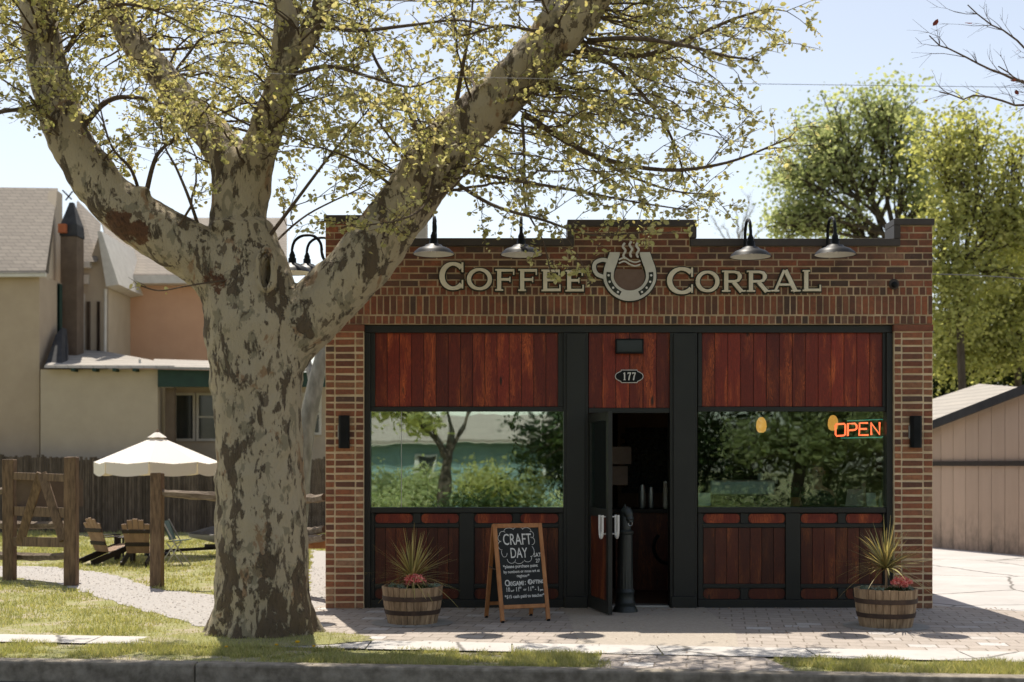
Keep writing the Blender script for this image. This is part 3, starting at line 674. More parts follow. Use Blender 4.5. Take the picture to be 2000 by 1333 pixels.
g0 = gooseneck(); first = True
for px, py, lab in ((847, 497, 'black gooseneck lamp leftmost over the sign, beside the thick sycamore limb'), (1018, 498, 'black gooseneck lamp over the first word, between horseshoe emblem and tree limb'),
                    (1466, 502, 'black gooseneck lamp just right of the horseshoe emblem, above the sign'), (1631, 498, 'black gooseneck lamp rightmost over the sign, nearest the corner camera')):
    o = g0 if first else copy_tree(g0); first = False
    o.location = P(px, py, LY); o['label'] = lab
for Y, lab in ((.42, 'black gooseneck lamp on the left flank wall, nearer the street, seen in the tree fork'), (1.5, 'black gooseneck lamp farther back on the left flank wall, seen in the tree fork')):
    o = copy_tree(g0); o.rotation_euler = (0, 0, R(-90)); o.location = (X0 - .43, Y, P(0, 533, Y).z); o['label'] = lab; o['group'] = 'gooseneck lamps on the left flank'
def sconce(pa, pb, pt, pbm, lab):
    c = P((pa + pb) / 2, pbm, -.06); t = thing('wall_sconce', lab, 'wall lamp', c, 'black sconces on the brick piers'); w = (fx(pb) - fx(pa)) / 2; h = (pbm - pt) / 178
    m = MB(); m.prism([(c.x - w, -.005, c.z), (c.x - w, -.06, c.z), (c.x - w * .6, -.10, c.z), (c.x + w * .6, -.10, c.z), (c.x + w, -.06, c.z), (c.x + w, -.005, c.z)], (0, 0, h)); m.build('body', M['metal'], t, bevel=.004)
    m = MB(); m.box(c.x - w - .012, c.x - w - .001, -.03, -.005, c.z + h * .3, c.z + h * .7); m.build('bracket', M['steel'], t)
sconce(661, 682, 812, 876, 'tall black sconce on the left brick pier'); sconce(1779, 1801, 813, 875, 'tall black sconce on the right brick pier')
t = thing('security_camera', 'small dark dome camera at the right end of the brick wall', 'security camera', P(1745, 562, 0))
c = P(1745, 556, 0); m = MB(); m.lathe((0, 0, 0), [(.055, 0), (.058, .02), (.045, .035)], 20); m.v = [(x + c.x, -z - .003, y + c.z) for x, y, z in m.v]; m.build('base', M['coping'], t, smooth=True)
m = MB(); m.ball((c.x, -.045, c.z - .01), .036, 10); m.build('dome', M['metal'], t, smooth=True)

# ------------------------------------------------------------------ door leaf, standing open
hx = P(1152, 0, .04).x; dang = math.atan2(-.78, .165); L = .80
u = Vector((math.cos(dang), math.sin(dang), 0)); nrm = Vector((-u.y, u.x, 0))
door = thing('shop_door', 'narrow black shop door with upper glass standing open towards the street', 'door', (hx, .02, 0)); door['label'] = 'open black shop door with glazed top and pale horseshoe pull handle'
def dbox(m, a, b, z0, z1, t0=-.022, t1=.022):
    o = Vector((hx, .02, 0)); c = o + u * (a + b) / 2 + nrm * (t0 + t1) / 2 + Vector((0, 0, (z0 + z1) / 2))
    m.obox(c, u * (b - a) / 2, nrm * (t1 - t0) / 2, (0, 0, (z1 - z0) / 2))
DT = 2.14
m = MB(); dbox(m, 0, .09, .025, DT); dbox(m, L - .09, L, .025, DT); dbox(m, .0905, L - .0905, DT - .09, DT); dbox(m, .0905, L - .0905, 1.03, 1.12); dbox(m, .0905, L - .0905, .025, .16)
m.build('door_frame', M['black'], door, bevel=.003)
m = MB(); dbox(m, .091, L - .091, .161, 1.029, -.012, .012); m.build('kick_panel', M['plankd'], door)
m = MB(); dbox(m, .091, L - .091, 1.121, DT - .091, -.003, .003); gl = m.build('door_glass', M['glass2'], door)
m = MB(); dbox(m, .10, .16, 1.13, DT - .10, .004, .010); m.build('painted_sunlit_strip', M['white'], gl)  # sunlit vertical strip on the door glass, painted as a white bar
m = MB(); o_ = Vector((hx, .02, 0)) + u * .40 + nrm * .006; 
m.prism([o_ + u * math.cos(R(a)) * .10 + Vector((0, 0, 1.68 + .17 * math.sin(R(a)))) for a in range(0, 360, 20)], nrm * .002); m.build('faded_cup_decal', M['lgrey'], gl)
m = MB(); dbox(m, .36, .52, 1.14, 1.29, .005, .008); st = m.build('sticker', M['paper'], gl); m = MB(); dbox(m, .36, .52, 1.25, 1.292, .0085, .010); m.build('sticker_band', M['red'], st)
for sgn in (1, -1):
    m = MB(); o_ = Vector((hx, .02, 0)) + u * (L - .05)
    pts = []
    for k in range(13):
        a = math.pi * k / 12; pts.append((math.cos(a), -math.sin(a)))
    path = [o_ + nrm * sgn * .085 + u * (-.055) + Vector((0, 0, 1.06))] + [o_ + nrm * sgn * .085 + u * (-.055 * a) + Vector((0, 0, .92 + .10 * b)) for a, b in pts] + [o_ + nrm * sgn * .085 + u * .055 + Vector((0, 0, 1.06))]
    m.tube(path, .013, 8); 
    for zz in (1.04, .86): m.tube([o_ + nrm * sgn * .02 + Vector((0, 0, zz)) + u * (-.05), o_ + nrm * sgn * .085 + Vector((0, 0, zz)) + u * (-.05)], .008, 6)
    m.build('handle', M['white'], door, smooth=True)

# ------------------------------------------------------------------ horse head hitching post
pb = G(1221, 1197); post = thing('hitching_post', 'dark cast iron hitching post with a horse head beside the open door', 'hitching post', pb)
m = MB(); m.lathe(pb, [(.135, 0), (.135, .03), (.122, .045), (.12, .06), (.105, .075), (.112, .11), (.10, .13), (.094, .2), (.105, .225), (.095, .245), (.088, .26)], 32); m.build('base', M['bronze'], post, smooth=True)
m = MB(); n = 32; k0 = []
for z in (.255, .30, .62, .80, .84):
    for q in range(n): a = 2 * math.pi * q / n; r = (.085 - .012 * (z - .26)) * (1 - (.07 if (q % 2 and z < .66) else 0)); m.v.append((pb.x + r * math.cos(a), pb.y + r * math.sin(a), z))
for i in range(4):
    for q in range(n): m.f.append([i * n + q, i * n + (q + 1) % n, (i + 1) * n + (q + 1) % n, (i + 1) * n + q])
m.lathe(pb, [(.078, .835), (.09, .85), (.09, .87), (.068, .885), (.06, .90)], 28); m.build('shaft', M['bronze'], post, smooth=True)
m = MB(); hp = [(0, 0, .89), (-.005, 0, .96), (0, 0, 1.03), (.012, 0, 1.085), (.035, 0, 1.075), (.06, 0, 1.03), (.078, 0, .985), (.083, 0, .965)]
m.tube(smoothpath([pb + Vector((a * .6, -b - abs(a) * .5, c)) for a, b, c in hp], 4), [.064] * 4 + [.06] * 4 + [.056] * 4 + [.058] * 4 + [.055] * 4 + [.046] * 4 + [.036] * 4 + [.027], 12)
for s in (-1, 1): m.tube([pb + Vector((-.002, s * .02, 1.11)), pb + Vector((.0, s * .026, 1.165))], [.015, .002], 8)
m.tube(smoothpath([pb + Vector((-.045, .01, .92)), pb + Vector((-.047, .01, 1.0)), pb + Vector((-.03, .01, 1.09)), pb + Vector((0, 0, 1.14))], 4), .014, 8, jit=.25)
m.build('horse_head', M['bronze'], post, smooth=True)
m = MB(); m.tube([pb + Vector((.05 + .022 * math.cos(a), -.055, .955 + .022 * math.sin(a))) for a in np.linspace(0, 6.28, 17)], .004, 6); m.build('tether_ring', M['steel'], post)

# ------------------------------------------------------------------ chalkboard A-frame
F1 = Vector((G(978, 1219).x, G(978, 1219).y, 0)); uu = Vector((.505, .19, 0)).normalized(); vv = Vector((-uu.y, uu.x, 0)); Wd = .535; Hh = .985
af = thing('a_frame_chalkboard', 'wooden A-frame chalkboard with white craft day lettering on the pavers', 'sandwich board', F1)
top = vv * .245 + Vector((0, 0, Hh)); tn = top.normalized(); fn = uu.cross(tn).normalized()      # fn: out of the front face
if fn.y > 0: fn = -fn
SL = top.length
def afb(m, a0, a1, s0, s1, d0, d1):    # a along uu, s along the slope, d out of the face
    c = F1 + uu * (a0 + a1) / 2 + tn * (s0 + s1) / 2 + fn * (d0 + d1) / 2; m.obox(c, uu * (a1 - a0) / 2, tn * (s1 - s0) / 2, fn * (d1 - d0) / 2)
m = MB(); afb(m, 0, .042, .02, SL, -.012, .012); afb(m, Wd - .042, Wd, .02, SL, -.012, .012); afb(m, .0425, Wd - .0425, SL - .045, SL, -.0115, .0115); afb(m, .0425, Wd - .0425, .145, .185, -.0115, .0115)
m.build('front_frame', M['oak'], af, bevel=.003)
m = MB(); afb(m, .043, Wd - .043, .186, SL - .046, -.006, .004); brd = m.build('board', M['board'], af)
m = MB(); rb = vv * .49
for a in (.0, Wd - .042): m.bar(F1 + uu * (a + .021) + rb + Vector((0, 0, .02)), F1 + uu * (a + .021) + vv * .262 + Vector((0, 0, Hh - .01)), .042, .02, up=vv)
m.bar(F1 + uu * .03 + vv * .262 + Vector((0, 0, Hh - .03)), F1 + uu * (Wd - .03) + vv * .262 + Vector((0, 0, Hh - .03)), .02, .04); m.bar(F1 + uu * .045 + vv * .46 + Vector((0, 0, .16)), F1 + uu * (Wd - .045) + vv * .46 + Vector((0, 0, .16)), .02, .04)
m.build('rear_frame', M['oak'], af, bevel=.003)
m = MB(); m.bar(F1 + uu * .045 + vv * .44 + Vector((0, 0, .18)), F1 + uu * (Wd - .045) + vv * .44 + Vector((0, 0, .18)), .004, .004); afc = vv * .285 + Vector((0, 0, .88))
m.obox(F1 + uu * Wd / 2 + vv * .365 + Vector((0, 0, .52)), uu * (Wd / 2 - .045), Vector((vv.x * .088, vv.y * .088, -.34)), vv.cross(uu).normalized() * .003 + vv * .003); m.build('rear_board', M['board'], af)
m = MB(); m.tube([F1 + uu * .005 + tn * .55, F1 + uu * .005 + vv * .22 + Vector((0, 0, .53)), F1 + uu * .005 + vv * .372 + Vector((0, 0, .55))], .005, 6); m.build('stay', M['hoop'], af)
m = MB()
for a in (.021, Wd - .021):
    m.lathe(F1 + uu * a + tn * .0, [(.018, -.004), (.018, .03)], 10); m.lathe(F1 + uu * a + rb, [(.018, 0), (.018, .03)], 10)
m.build('rubber_foot', M['metal'], af)
def textmesh(body, size, extr=.001, off=0.0):
    cu = bpy.data.curves.new('t', 'FONT'); cu.body = body; cu.size = size; cu.extrude = extr; cu.align_x = 'CENTER'; cu.resolution_u = 3; cu.offset = off
    o = bpy.data.objects.new('t', cu); COL.objects.link(o); dg = bpy.context.evaluated_depsgraph_get(); dg.update()
    me = bpy.data.meshes.new_from_object(o.evaluated_get(dg)); bpy.data.objects.remove(o); return me
def chalk(body, a, s, size, sx=1.0, rot=0.0, off=.0006, name='chalk_text'):
    me = textmesh(body, size, .0008, off); base = F1 + uu * a + tn * s + fn * .0055
    for v in me.vertices:
        x, y = v.co.x * sx, v.co.y; x, y = x * math.cos(rot) - y * math.sin(rot), x * math.sin(rot) + y * math.cos(rot)
        v.co = base + uu * x + tn * y + fn * v.co.z - wloc(af)
    me.materials.clear(); o = link(name, me, M['chalk'], brd)
    o.location = (0, 0, 0); return o
# board measured from the photograph: slope 1.0 = top, .15 = bottom rail
chalk('CRAFT', .25, .795, .165, .62); chalk('DAY', .255, .66, .15, .62); chalk('SAT', .455, .665, .06, .8); chalk('27', .455, .607, .055, .85)
chalk('*please purchase paint', .262, .560, .045, .92, .02); chalk('by numbers or moss art at', .27, .508, .041, .88, .02); chalk('register*', .28, .462, .043, .9)
chalk('O', .105, .375, .09, .8, off=.0014); chalk('RIGAMI', .20, .378, .063, .80, .02, .0014); chalk(': C', .33, .385, .075, .85, .02, .0012); chalk('RAFTING', .42, .392, .055, .78, .02, .0012)
chalk('10', .105, .318, .062, .75); chalk('am', .148, .318, .025); chalk('- 11', .195, .318, .062, .75); chalk('30', .237, .347, .027); chalk('or', .288, .325, .035); chalk('11', .34, .318, .062, .75); chalk('30', .375, .347, .027); chalk('- 1', .42, .318, .062, .75); chalk('pm', .468, .318, .03)
chalk('*$15 cash paid to teacher*', .28, .255, .046, .86, .02)
m = MB()
def cloudarc(cx, cz, rx, rz, a0, a1):
    pts = []
    for k in range(11):
        a = R(a0 + (a1 - a0) * k / 10); pts.append(F1 + uu * (cx + rx * math.cos(a)) + tn * (cz + rz * math.sin(a)) + fn * .0055)
    m.tube(pts, .0026, 5)
for a in ((.10, .905, .035, .03, 200, 40), (.17, .935, .055, .035, 190, 25), (.27, .945, .055, .03, 165, 10), (.36, .935, .05, .035, 150, -20), (.405, .895, .03, .035, 110, -80), (.405, .83, .035, .04, 100, -90), (.385, .725, .04, .055, 60, -100), (.345, .655, .045, .04, 20, -150), (.25, .635, .05, .035, -20, -160), (.17, .65, .045, .045, -10, -180), (.10, .72, .03, .05, -10, -200), (.075, .79, .035, .045, -80, -270), (.075, .865, .03, .035, -90, -250)): cloudarc(*a)
m.build('chalk_cloud', M['chalk'], brd)

# ------------------------------------------------------------------ barrel planters
def petals(m, c, r, n, size, up=.3):
    for i in range(n):
        d = Vector((random.gauss(0, 1), random.gauss(0, 1), abs(random.gauss(0, 1)) * up + .2)).normalized(); p = Vector(c) + Vector((d.x * r[0], d.y * r[1], d.z * r[2])) * random.uniform(.5, 1)
        a = Vector((random.gauss(0, 1), random.gauss(0, 1), random.gauss(0, 1))).normalized(); b = a.orthogonal().normalized(); s = size * random.uniform(.6, 1.2)
        m.add([p - a * s, p + b * s * .6, p + a * s, p - b * s * .6], [(0, 1, 2), (0, 2, 3)])
def barrel(px, pyb, tp, bp_, hpx, lab, stem, seed, lab2):
    random.seed(seed); g = G(px, pyb); c = Vector((g.x, g.y + .24, 0)); S = F / (c.y + DC); rt, rb = tp / 2 / S, bp_ / 2 / S; H = hpx / S
    t = thing('barrel_planter', lab, 'planter', c, 'half barrel planters in front of the shop')
    m = MB(); n = 26
    for i in range(n):
        a0, a1 = 2 * math.pi * (i + .03) / n, 2 * math.pi * (i + .97) / n; j = random.uniform(0, .004)
        vs = []
        for z, r in ((.0, rb), (H * .5, (rb + rt) / 2 + .012), (H + random.uniform(-.004, .003), rt)):
            for rr in (r - .022, r + j):
                for a in (a0, a1): vs.append((c.x + rr * math.cos(a), c.y + rr * math.sin(a), z))
        fs = []
        for k in (0, 4): fs += [(k, k + 1, k + 5, k + 4), (k + 2, k + 6, k + 7, k + 3), (k, k + 4, k + 6, k + 2), (k + 1, k + 3, k + 7, k + 5)]
        m.add(vs, fs + [(0, 2, 3, 1), (8, 9, 11, 10)])
    m.build('staves', M['stave'], t, bevel=.002)
    for f in (.34, .70):
        m = MB(); r = lambda q: rb + (rt - rb) * q + .0075 + .010 * (1 - abs(2 * q - 1))
        h = .045 / 2 / H
        prof = [(r(f - h) - .004, (f - h) * H), (r(f - h) + .002, (f - h) * H), (r(f) + .0025, f * H), (r(f + h) + .002, (f + h) * H), (r(f + h) - .004, (f + h) * H)]
        m.lathe(c, prof, 48, cap=False); m.build('hoop', M['hoop'], t, smooth=True)
    m = MB(); m.lathe(c, [(.001, H - .03), (rt * .5, H - .02), (rt - .024, H - .04)], 24, cap=False); m.build('soil', M['soil'], t)
    p = thing('spiky_plant', lab2, 'plant', c + Vector((0, 0, H - .03)), 'spiky plants in the barrels')
    m = MB(); cc = c + Vector((0, .0, H - .03)); hd = cc + Vector((0, 0, stem)); m.tube([cc, cc + Vector((.004, 0, stem * .5)), hd], [.013, .011, .012], 8, jit=.1); m.build('stem', M['stave'], p)
    m = MB()
    for i in range(165):
        a = random.uniform(0, 6.283); el = R(random.choice((random.uniform(45, 88), random.uniform(10, 60), random.uniform(-15, 40)))); Ln = random.uniform(.34, .58); dr = random.uniform(.10, .5) * math.cos(el)
        w = .0085 * random.uniform(.8, 1.3); side = Vector((-math.sin(a), math.cos(a), 0)); k = len(m.v); ns = 6
        for q in range(ns + 1):
            s = q / ns; x = Ln * s; pz = hd + Vector((math.cos(a) * math.cos(el) * x, math.sin(a) * math.cos(el) * x, math.sin(el) * x - dr * x * x * 1.9 + random.uniform(-.01, .03) * 0)); ww = w * (1 - s ** 2 * .92)
            m.v.append(tuple(pz - side * ww)); m.v.append(tuple(pz + side * ww + Vector((0, 0, .001))))
        for q in range(ns): m.f.append([k + 2 * q, k + 2 * q + 1, k + 2 * q + 3, k + 2 * q + 2])
    m.build('blades', M['spike'], p, fixn=False)
    f = thing('begonia', ('pink and coral begonia in the left barrel' if px < 1000 else 'pink and coral begonia in the right barrel by the pier'), 'flower', cc + Vector((.1, -.1, 0)), 'begonias in the barrels')
    m = MB(); petals(m, cc + Vector((.03 if px < 1000 else .11, -.13, .075)), (.115, .08, .085), 300, .018, 1); petals(m, cc + Vector((-.02 if px < 1000 else .15, -.1, .045)), (.05, .05, .05), 60, .013, 1); m.build('petals', M['petal'], f, fixn=False)
    m = MB(); petals(m, cc + Vector((.07, -.1, .0)), (.15, .1, .05), 160, .022, .6); m.build('leaves', M['leafd'], f, fixn=False)
    f = thing('silvery_bedding_plant', ('low silvery plant around the rim of the left barrel' if px < 1000 else 'low silvery plant around the rim of the right barrel'), 'plant', cc, 'silvery plants in the barrels')
    m = MB()
    for dx, dy in ((-.18, -.05), (-.1, -.15), (.2, -.08), (.23, .02), (-.2, .06)): petals(m, cc + Vector((dx, dy, .01)), (.055, .05, .05), 55, .013, 1)
    m.build('leaves', M['silver'], f, fixn=False)
    m = MB()
    for i in range(18):
        a0, a1 = 2 * math.pi * (i + .04) / 18, 2 * math.pi * (i + .96) / 18; m.add([(c.x + r * math.cos(a), c.y + r * math.sin(a), .013) for r, a in ((rb - .03, a0), (rb + .17, a0), (rb + .17, a1), (rb - .03, a1))], [(0, 1, 2, 3)])
    m.build('stone_ring', M['ring'], kind='structure', fixn=False)
barrel(802, 1224, 119, 94, 74, 'wooden half barrel planter with dark hoops beside the chalkboard', .10, 3, 'spiky yellow green plant in the left barrel, beside the chalkboard')
barrel(1744, 1231, 121, 98, 76, 'wooden half barrel planter with dark hoops in front of the right pier', .22, 5, 'spiky yellow green plant on a bare stem in the right barrel')
random.seed(11)

# ------------------------------------------------------------------ things inside the shop
def ibox(m, pa, pb, pt, pbm, Y, d): m.box(P(pa, 0, Y).x, P(pb, 0, Y).x, Y, Y + d, P(0, pbm, Y).z, P(0, pt, Y).z)
ct = thing('service_counter', 'dark red wood service counter seen through the open door', 'counter', (1.9, 2.2, .014))
m = MB(); m.box(1.3, 4.1, 2.1, 2.7, .015, .98); m.build('counter_front', M['plankd'], ct)
m = MB(); m.box(1.25, 4.15, 2.04, 2.75, .982, 1.03); m.build('counter_top', M['darkw'], ct, bevel=.004)
m = MB(); m.tube([(1.95 + .17 * math.cos(R(a)), 2.085, .55 + .2 * math.sin(R(a))) for a in range(130, 411, 14)], .022, 8); m.build('horseshoe_ornament', M['metal'], ct)
tw = thing('tiled_partition', 'dark tiled partition behind the counter', 'wall', (2.0, 3.6, .014)); m = MB()
for i in range(14):
    for j in range(12): m.box(1.5 + i * .105 + (.05 if j % 2 else 0), 1.6 + i * .105 + (.05 if j % 2 else 0), 3.6, 3.62, 1.2 + j * .075, 1.27 + j * .075)
m.build('tiles', M['metal'], tw); m = MB(); m.box(1.45, 3.1, 3.621, 3.7, .02, 2.4); m.build('backing', M['interior'], tw)
pt = thing('inner_partition', 'dark partition just inside the door carrying paper notices', 'wall', (1.1, .9, .014)); m = MB(); m.box(fx(1142), P(1196, 0, .9).x, .9, .95, .015, 3.19); m.build('panel', M['interior'], pt)
for (a, b, c_, d, lab) in ((1192, 1233, 873, 907, 'brown paper notice hanging behind the door edge, upper'), (1192, 1226, 911, 948, 'paper notice hanging behind the door edge, lower')):
    m = MB(); ibox(m, a, b, c_, d, .85, .006); m.build('paper_notice', M['chim'], label=lab, cat='notice')
def jar(px, Y, h, r, mat, lab, cat='jar'):
    b = P(px, 0, Y); t = thing('steel_jug' if mat == 'steel' else 'paper_cup', lab, cat, (b.x, Y, 1.031)); m = MB(); m.lathe((b.x, Y, 1.031), [(r * .8, 0), (r, h * .1), (r * .92, h * .8), (r * .7, h)], 16); m.build('body', M[mat], t, smooth=True)
    m = MB(); m.lathe((b.x, Y, 1.031 + h), [(r * .75, .001), (r * .75, .02), (.01, .03)], 16); m.build('lid', M['metal' if mat == 'steel' else 'white'], t, smooth=True)
jar(1254, 2.3, .30, .045, 'steel', 'steel jug on the counter, left of its pair in the doorway', 'jug'); jar(1271, 2.35, .27, .04, 'steel', 'steel jug on the counter, right of its pair in the doorway', 'jug'); jar(1299, 2.25, .32, .03, 'paper', 'tall pale paper cup stack at the doorway side of the counter', 'cups')
em_ = thing('coffee_machine', 'long pale espresso machine behind the right shop window', 'coffee machine', (P(1440, 0, 1.6).x, 1.7, 1.0))
m = MB(); ibox(m, 1387, 1515, 938, 968, 1.5, .4); m.build('machine_body', M['steel'], em_, bevel=.02)
m = MB(); ibox(m, 1395, 1505, 969, 988, 1.6, .3); m.build('machine_base', M['metal'], em_)
m = MB()
for p in (1412, 1452, 1492): m.lathe((P(p, 0, 1.45).x, 1.45, P(0, 974, 1.45).z), [(.03, 0), (.03, .03)], 12)
m.build('group_head', M['metal'], em_)
kt = thing('machine_table', 'dark work table behind the right window', 'table', (2.9, 1.6, .014)); m = MB(); m.box(2.3, 4.1, 1.35, 1.95, 1.03 - .06, P(0, 989, 1.5).z); m.box(2.35, 4.05, 1.4, 1.9, .015, .96); m.build('table_body', M['darkw'], kt)
for p, lab in ((1485, 'white mug on top of the espresso machine, first'), (1514, 'white mug near the end of the espresso machine')):
    m = MB(); b = P(p, 938 if p < 1500 else 945, 1.65); m.lathe(b, [(.03, 0), (.036, .08), (.033, .08), (.028, .01)], 14); m.build('mug', M['white'], smooth=True, label=lab, cat='mug', group='white mugs on the espresso machine')
t = thing('pendant_lamp', 'amber glass pendant lamp glowing behind the window, nearer the door', 'lamp', P(1487, 845, .9), 'amber pendant lamps')
c = P(1487, 832, .9); m = MB(); m.lathe((0, 0, 0), [(.025, -.08), (.05, -.06), (.062, -.01), (.055, .05), (.032, .09), (.012, .10)], 20); m.v = [(x + c.x, y + c.y, z + c.z) for x, y, z in m.v]; m.build('shade', M['amber'], t, smooth=True)
m = MB(); m.tube([c + Vector((0, 0, .1)), (c.x, c.y, 3.19)], .005, 6); m.build('cord', M['metal'], t)
t2 = copy_tree(t); t2.location = t.location + (P(1627, 828, 1.0) - c); t2['label'] = 'amber glass pendant lamp behind the neon open sign'
ns = thing('neon_open_sign', 'red neon OPEN sign with teal border hanging inside the right window', 'sign', P(1678, 856, .2))
def nstroke(m, pts, r=.0105, Y=.19): m.tube([P(a, b, Y) for a, b in pts], r, 6)
for pl in ([[(1634, 829), (1649, 828), (1651, 831), (1651, 849), (1648, 851), (1634, 852), (1632, 849), (1632, 831), (1634, 829)]], [[(1656, 852), (1656, 828), (1670, 827.5), (1673, 831), (1673, 837), (1670, 840), (1657, 841)]],
           [[(1695, 826.5), (1679, 827), (1678, 850.5), (1696, 850)], [(1679, 838.5), (1693, 838)]], [[(1702, 850), (1701, 826), (1718, 849), (1718, 825)]]):
    m = MB()
    for s in pl: nstroke(m, s)
    m.build('neon_letter', M['neonr'], ns, smooth=True)
m = MB(); nstroke(m, [(1642, 856), (1722, 854.5), (1727, 851), (1727, 823), (1723, 819.5), (1655, 822.5)], .006, .2); m.build('neon_border', M['neong'], ns, smooth=True)
# laptop, cards and bottle on the sill
sill = thing('window_shelf', 'dark shelf inside the right shop window', 'shelf', (P(1550, 0, .35).x, .4, .9)); m = MB(); zsl = P(0, 990, .3).z; m.box(P(1364, 0, .3).x, P(1733, 0, .3).x, .27, .75, zsl - .04, zsl); m.build('shelf_board', M['darkw'], sill)
lp = thing('laptop', 'open silver laptop on the shelf behind the right window', 'laptop', (P(1665, 0, .45).x, .45, zsl)); a = P(1652, 0, .45).x; b = P(1684, 0, .45).x
m = MB(); m.prism([(a - .02, .40, zsl + .004), (b, .40, zsl + .004), (b + .03, .52, zsl + .19), (a + .04, .52, zsl + .19)], (0, .008, .002)); m.build('screen_lid', M['lid'], lp); m = MB(); m.box(a - .02, b, .41, .64, zsl + .001, zsl + .015); m.build('keyboard_base', M['lid'], lp)
for (pa, pb_, pt_, pbm_, mat, lab) in ((1364, 1388, 963, 988, 'white', 'small white card standing on the shelf, near the door'), (1693, 1712, 963, 989, 'white', 'pale card leaning between laptop and bottle'), (1684, 1692, 944, 988, 'paper', 'tall narrow paper behind the laptop')):
    m = MB(); Y = .33 if pa != 1684 else .62; a_, b_ = P(pa, pbm_, Y), P(pb_, pt_, Y); m.prism([(a_.x, Y, max(zsl + .001, a_.z)), (b_.x, Y, max(zsl + .001, a_.z)), (b_.x, Y + .03, b_.z), (a_.x, Y + .03, b_.z)], (0, .003, 0)); m.build('counter_card', M[mat], label=lab, cat='card')
bt = thing('sanitizer_bottle', 'white bottle with dark label at the end of the window shelf', 'bottle', (P(1724, 0, .35).x, .36, zsl)); b = Vector((P(1724, 0, .35).x, .36, zsl))
m = MB(); m.lathe(b, [(.04, .001), (.042, .02), (.04, .11), (.02, .15), (.015, .18)], 16); m.build('bottle_body', M['white'], bt, smooth=True); m = MB(); m.box(b.x - .025, b.x + .025, b.y - .046, b.y - .041, b.z + .04, b.z + .09); m.build('bottle_label', M['dark'], bt)
def leafyplant(name, c, lab, h, n, mat, pot=True, group=None):
    t = thing(name, lab, 'plant', c, group); m = MB(); m.lathe(c, [(.05, .0), (.07, .1), (.06, .1)], 14); m.build('pot', M['terra'], t, smooth=True)
    m = MB(); petals(m, Vector(c) + Vector((0, 0, h * .6)), (h * .7, h * .5, h * .5), n, .05, .6); m.build('leaves', M[mat], t, fixn=False)
leafyplant('potted_plant', (P(1553, 0, .5).x, .5, zsl), 'leafy potted plant on the shelf behind the right window', .25, 60, 'leafd')

# person behind the counter (head and shoulders show)
def skinbody(name, mat, parent, joints, edges, sub=2):
    me = bpy.data.meshes.new(name); o0 = wloc(parent); me.from_pydata([tuple(Vector(p) - o0) for p, r in joints], edges, []); o = bpy.data.objects.new(name, me); COL.objects.link(o); me.materials.append(mat)
    sk = o.modifiers.new('s', 'SKIN'); sv = me.skin_vertices[0].data
    for i, (p, r) in enumerate(joints): sv[i].radius = (r, r) if not hasattr(r, '__len__') else r; sv[i].use_root = i == 0
    sb_ = o.modifiers.new('u', 'SUBSURF'); sb_.levels = sb_.render_levels = sub
    dg = bpy.context.evaluated_depsgraph_get(); dg.update(); m2 = bpy.data.meshes.new_from_object(o.evaluated_get(dg)); bpy.data.objects.remove(o)
    m2.polygons.foreach_set('use_smooth', [True] * len(m2.polygons)); q = bpy.data.objects.new(name, m2); COL.objects.link(q); q.parent = parent; return q
hc = P(1596, 922, 1.15); base = Vector((hc.x, 1.15, .015))
pr = thing('person', 'person in a dark top standing behind the laptop, looking down, faint behind the glass', 'person', base)
def pp(x, y, z): return base + Vector((x, y, z))
HZ = hc.z - .015; sh = HZ - .23
J = [(pp(0, .02, sh - .42), .13), (pp(0, .02, sh - .2), .125), (pp(0, .01, sh - .04), .11), (pp(0, 0, sh + .07), .052), (pp(.16, .01, sh - .03), .058), (pp(.21, -.02, sh - .28), .043), (pp(.14, -.2, sh - .42), .034), (pp(.10, -.28, sh - .42), .028),
     (pp(-.16, .01, sh - .03), .058), (pp(-.21, -.02, sh - .28), .043), (pp(-.12, -.2, sh - .42), .034), (pp(-.07, -.28, sh - .42), .028), (pp(.09, .02, sh - .62), .085), (pp(.1, 0, .48), .06), (pp(.1, .03, .08), .042), (pp(-.09, .02, sh - .62), .085), (pp(-.1, 0, .48), .06), (pp(-.1, .03, .08), .042),
     (pp(0, -.01, sh + .13), .055), (pp(0, -.02, sh + .20), .078), (pp(0, -.015, sh + .27), .08), (pp(0, -.01, sh + .315), .05)]
E = [(0, 1), (1, 2), (2, 3), (2, 4), (4, 5), (5, 6), (6, 7), (2, 8), (8, 9), (9, 10), (10, 11), (0, 12), (12, 13), (13, 14), (0, 15), (15, 16), (16, 17), (3, 18), (18, 19), (19, 20), (20, 21)]
bd = skinbody('body', M['skin'], pr, J, E)
m = MB(); k = sh - .42
m.lathe(pp(0, .02, 0), [(.19, k - .22), (.185, k), (.195, k + .22), (.21, k + .33), (.16, k + .41), (.07, k + .455)], 24); m.v = [(base.x + (x - base.x) * 1.05, base.y + (y - base.y) * .72, z) for x, y, z in m.v]; m.build('shirt', M['shirt'], bd, smooth=True)
m = MB(); m.ball(pp(0, .012, sh + .275), .1, 12, (.92, 1, .9)); m.v = [(x, y + max(0, (sh + .31 + .015 - z)) * .55, z) for x, y, z in m.v]; m.build('hair', M['barkd'], bd, smooth=True)
m = MB(); m.ball(pp(0, -.098, sh + .215), .016, 6, (.8, 1, 1.3)); m.ball(pp(-.088, -.0, sh + .22), .02, 6, (.5, 1, 1.4)); m.ball(pp(.088, 0, sh + .22), .02, 6, (.5, 1, 1.4)); m.build('nose_and_ears', M['skin'], bd, smooth=True)
m = MB(); m.ball(pp(-.03, -.085, sh + .235), .011, 6); m.ball(pp(.03, -.085, sh + .235), .011, 6); m.box(base.x - .025, base.x + .025, base.y - .096, base.y - .088, base.z + sh + .172, base.z + sh + .18); m.build('eyes_and_mouth', M['darkw'], bd, smooth=True)
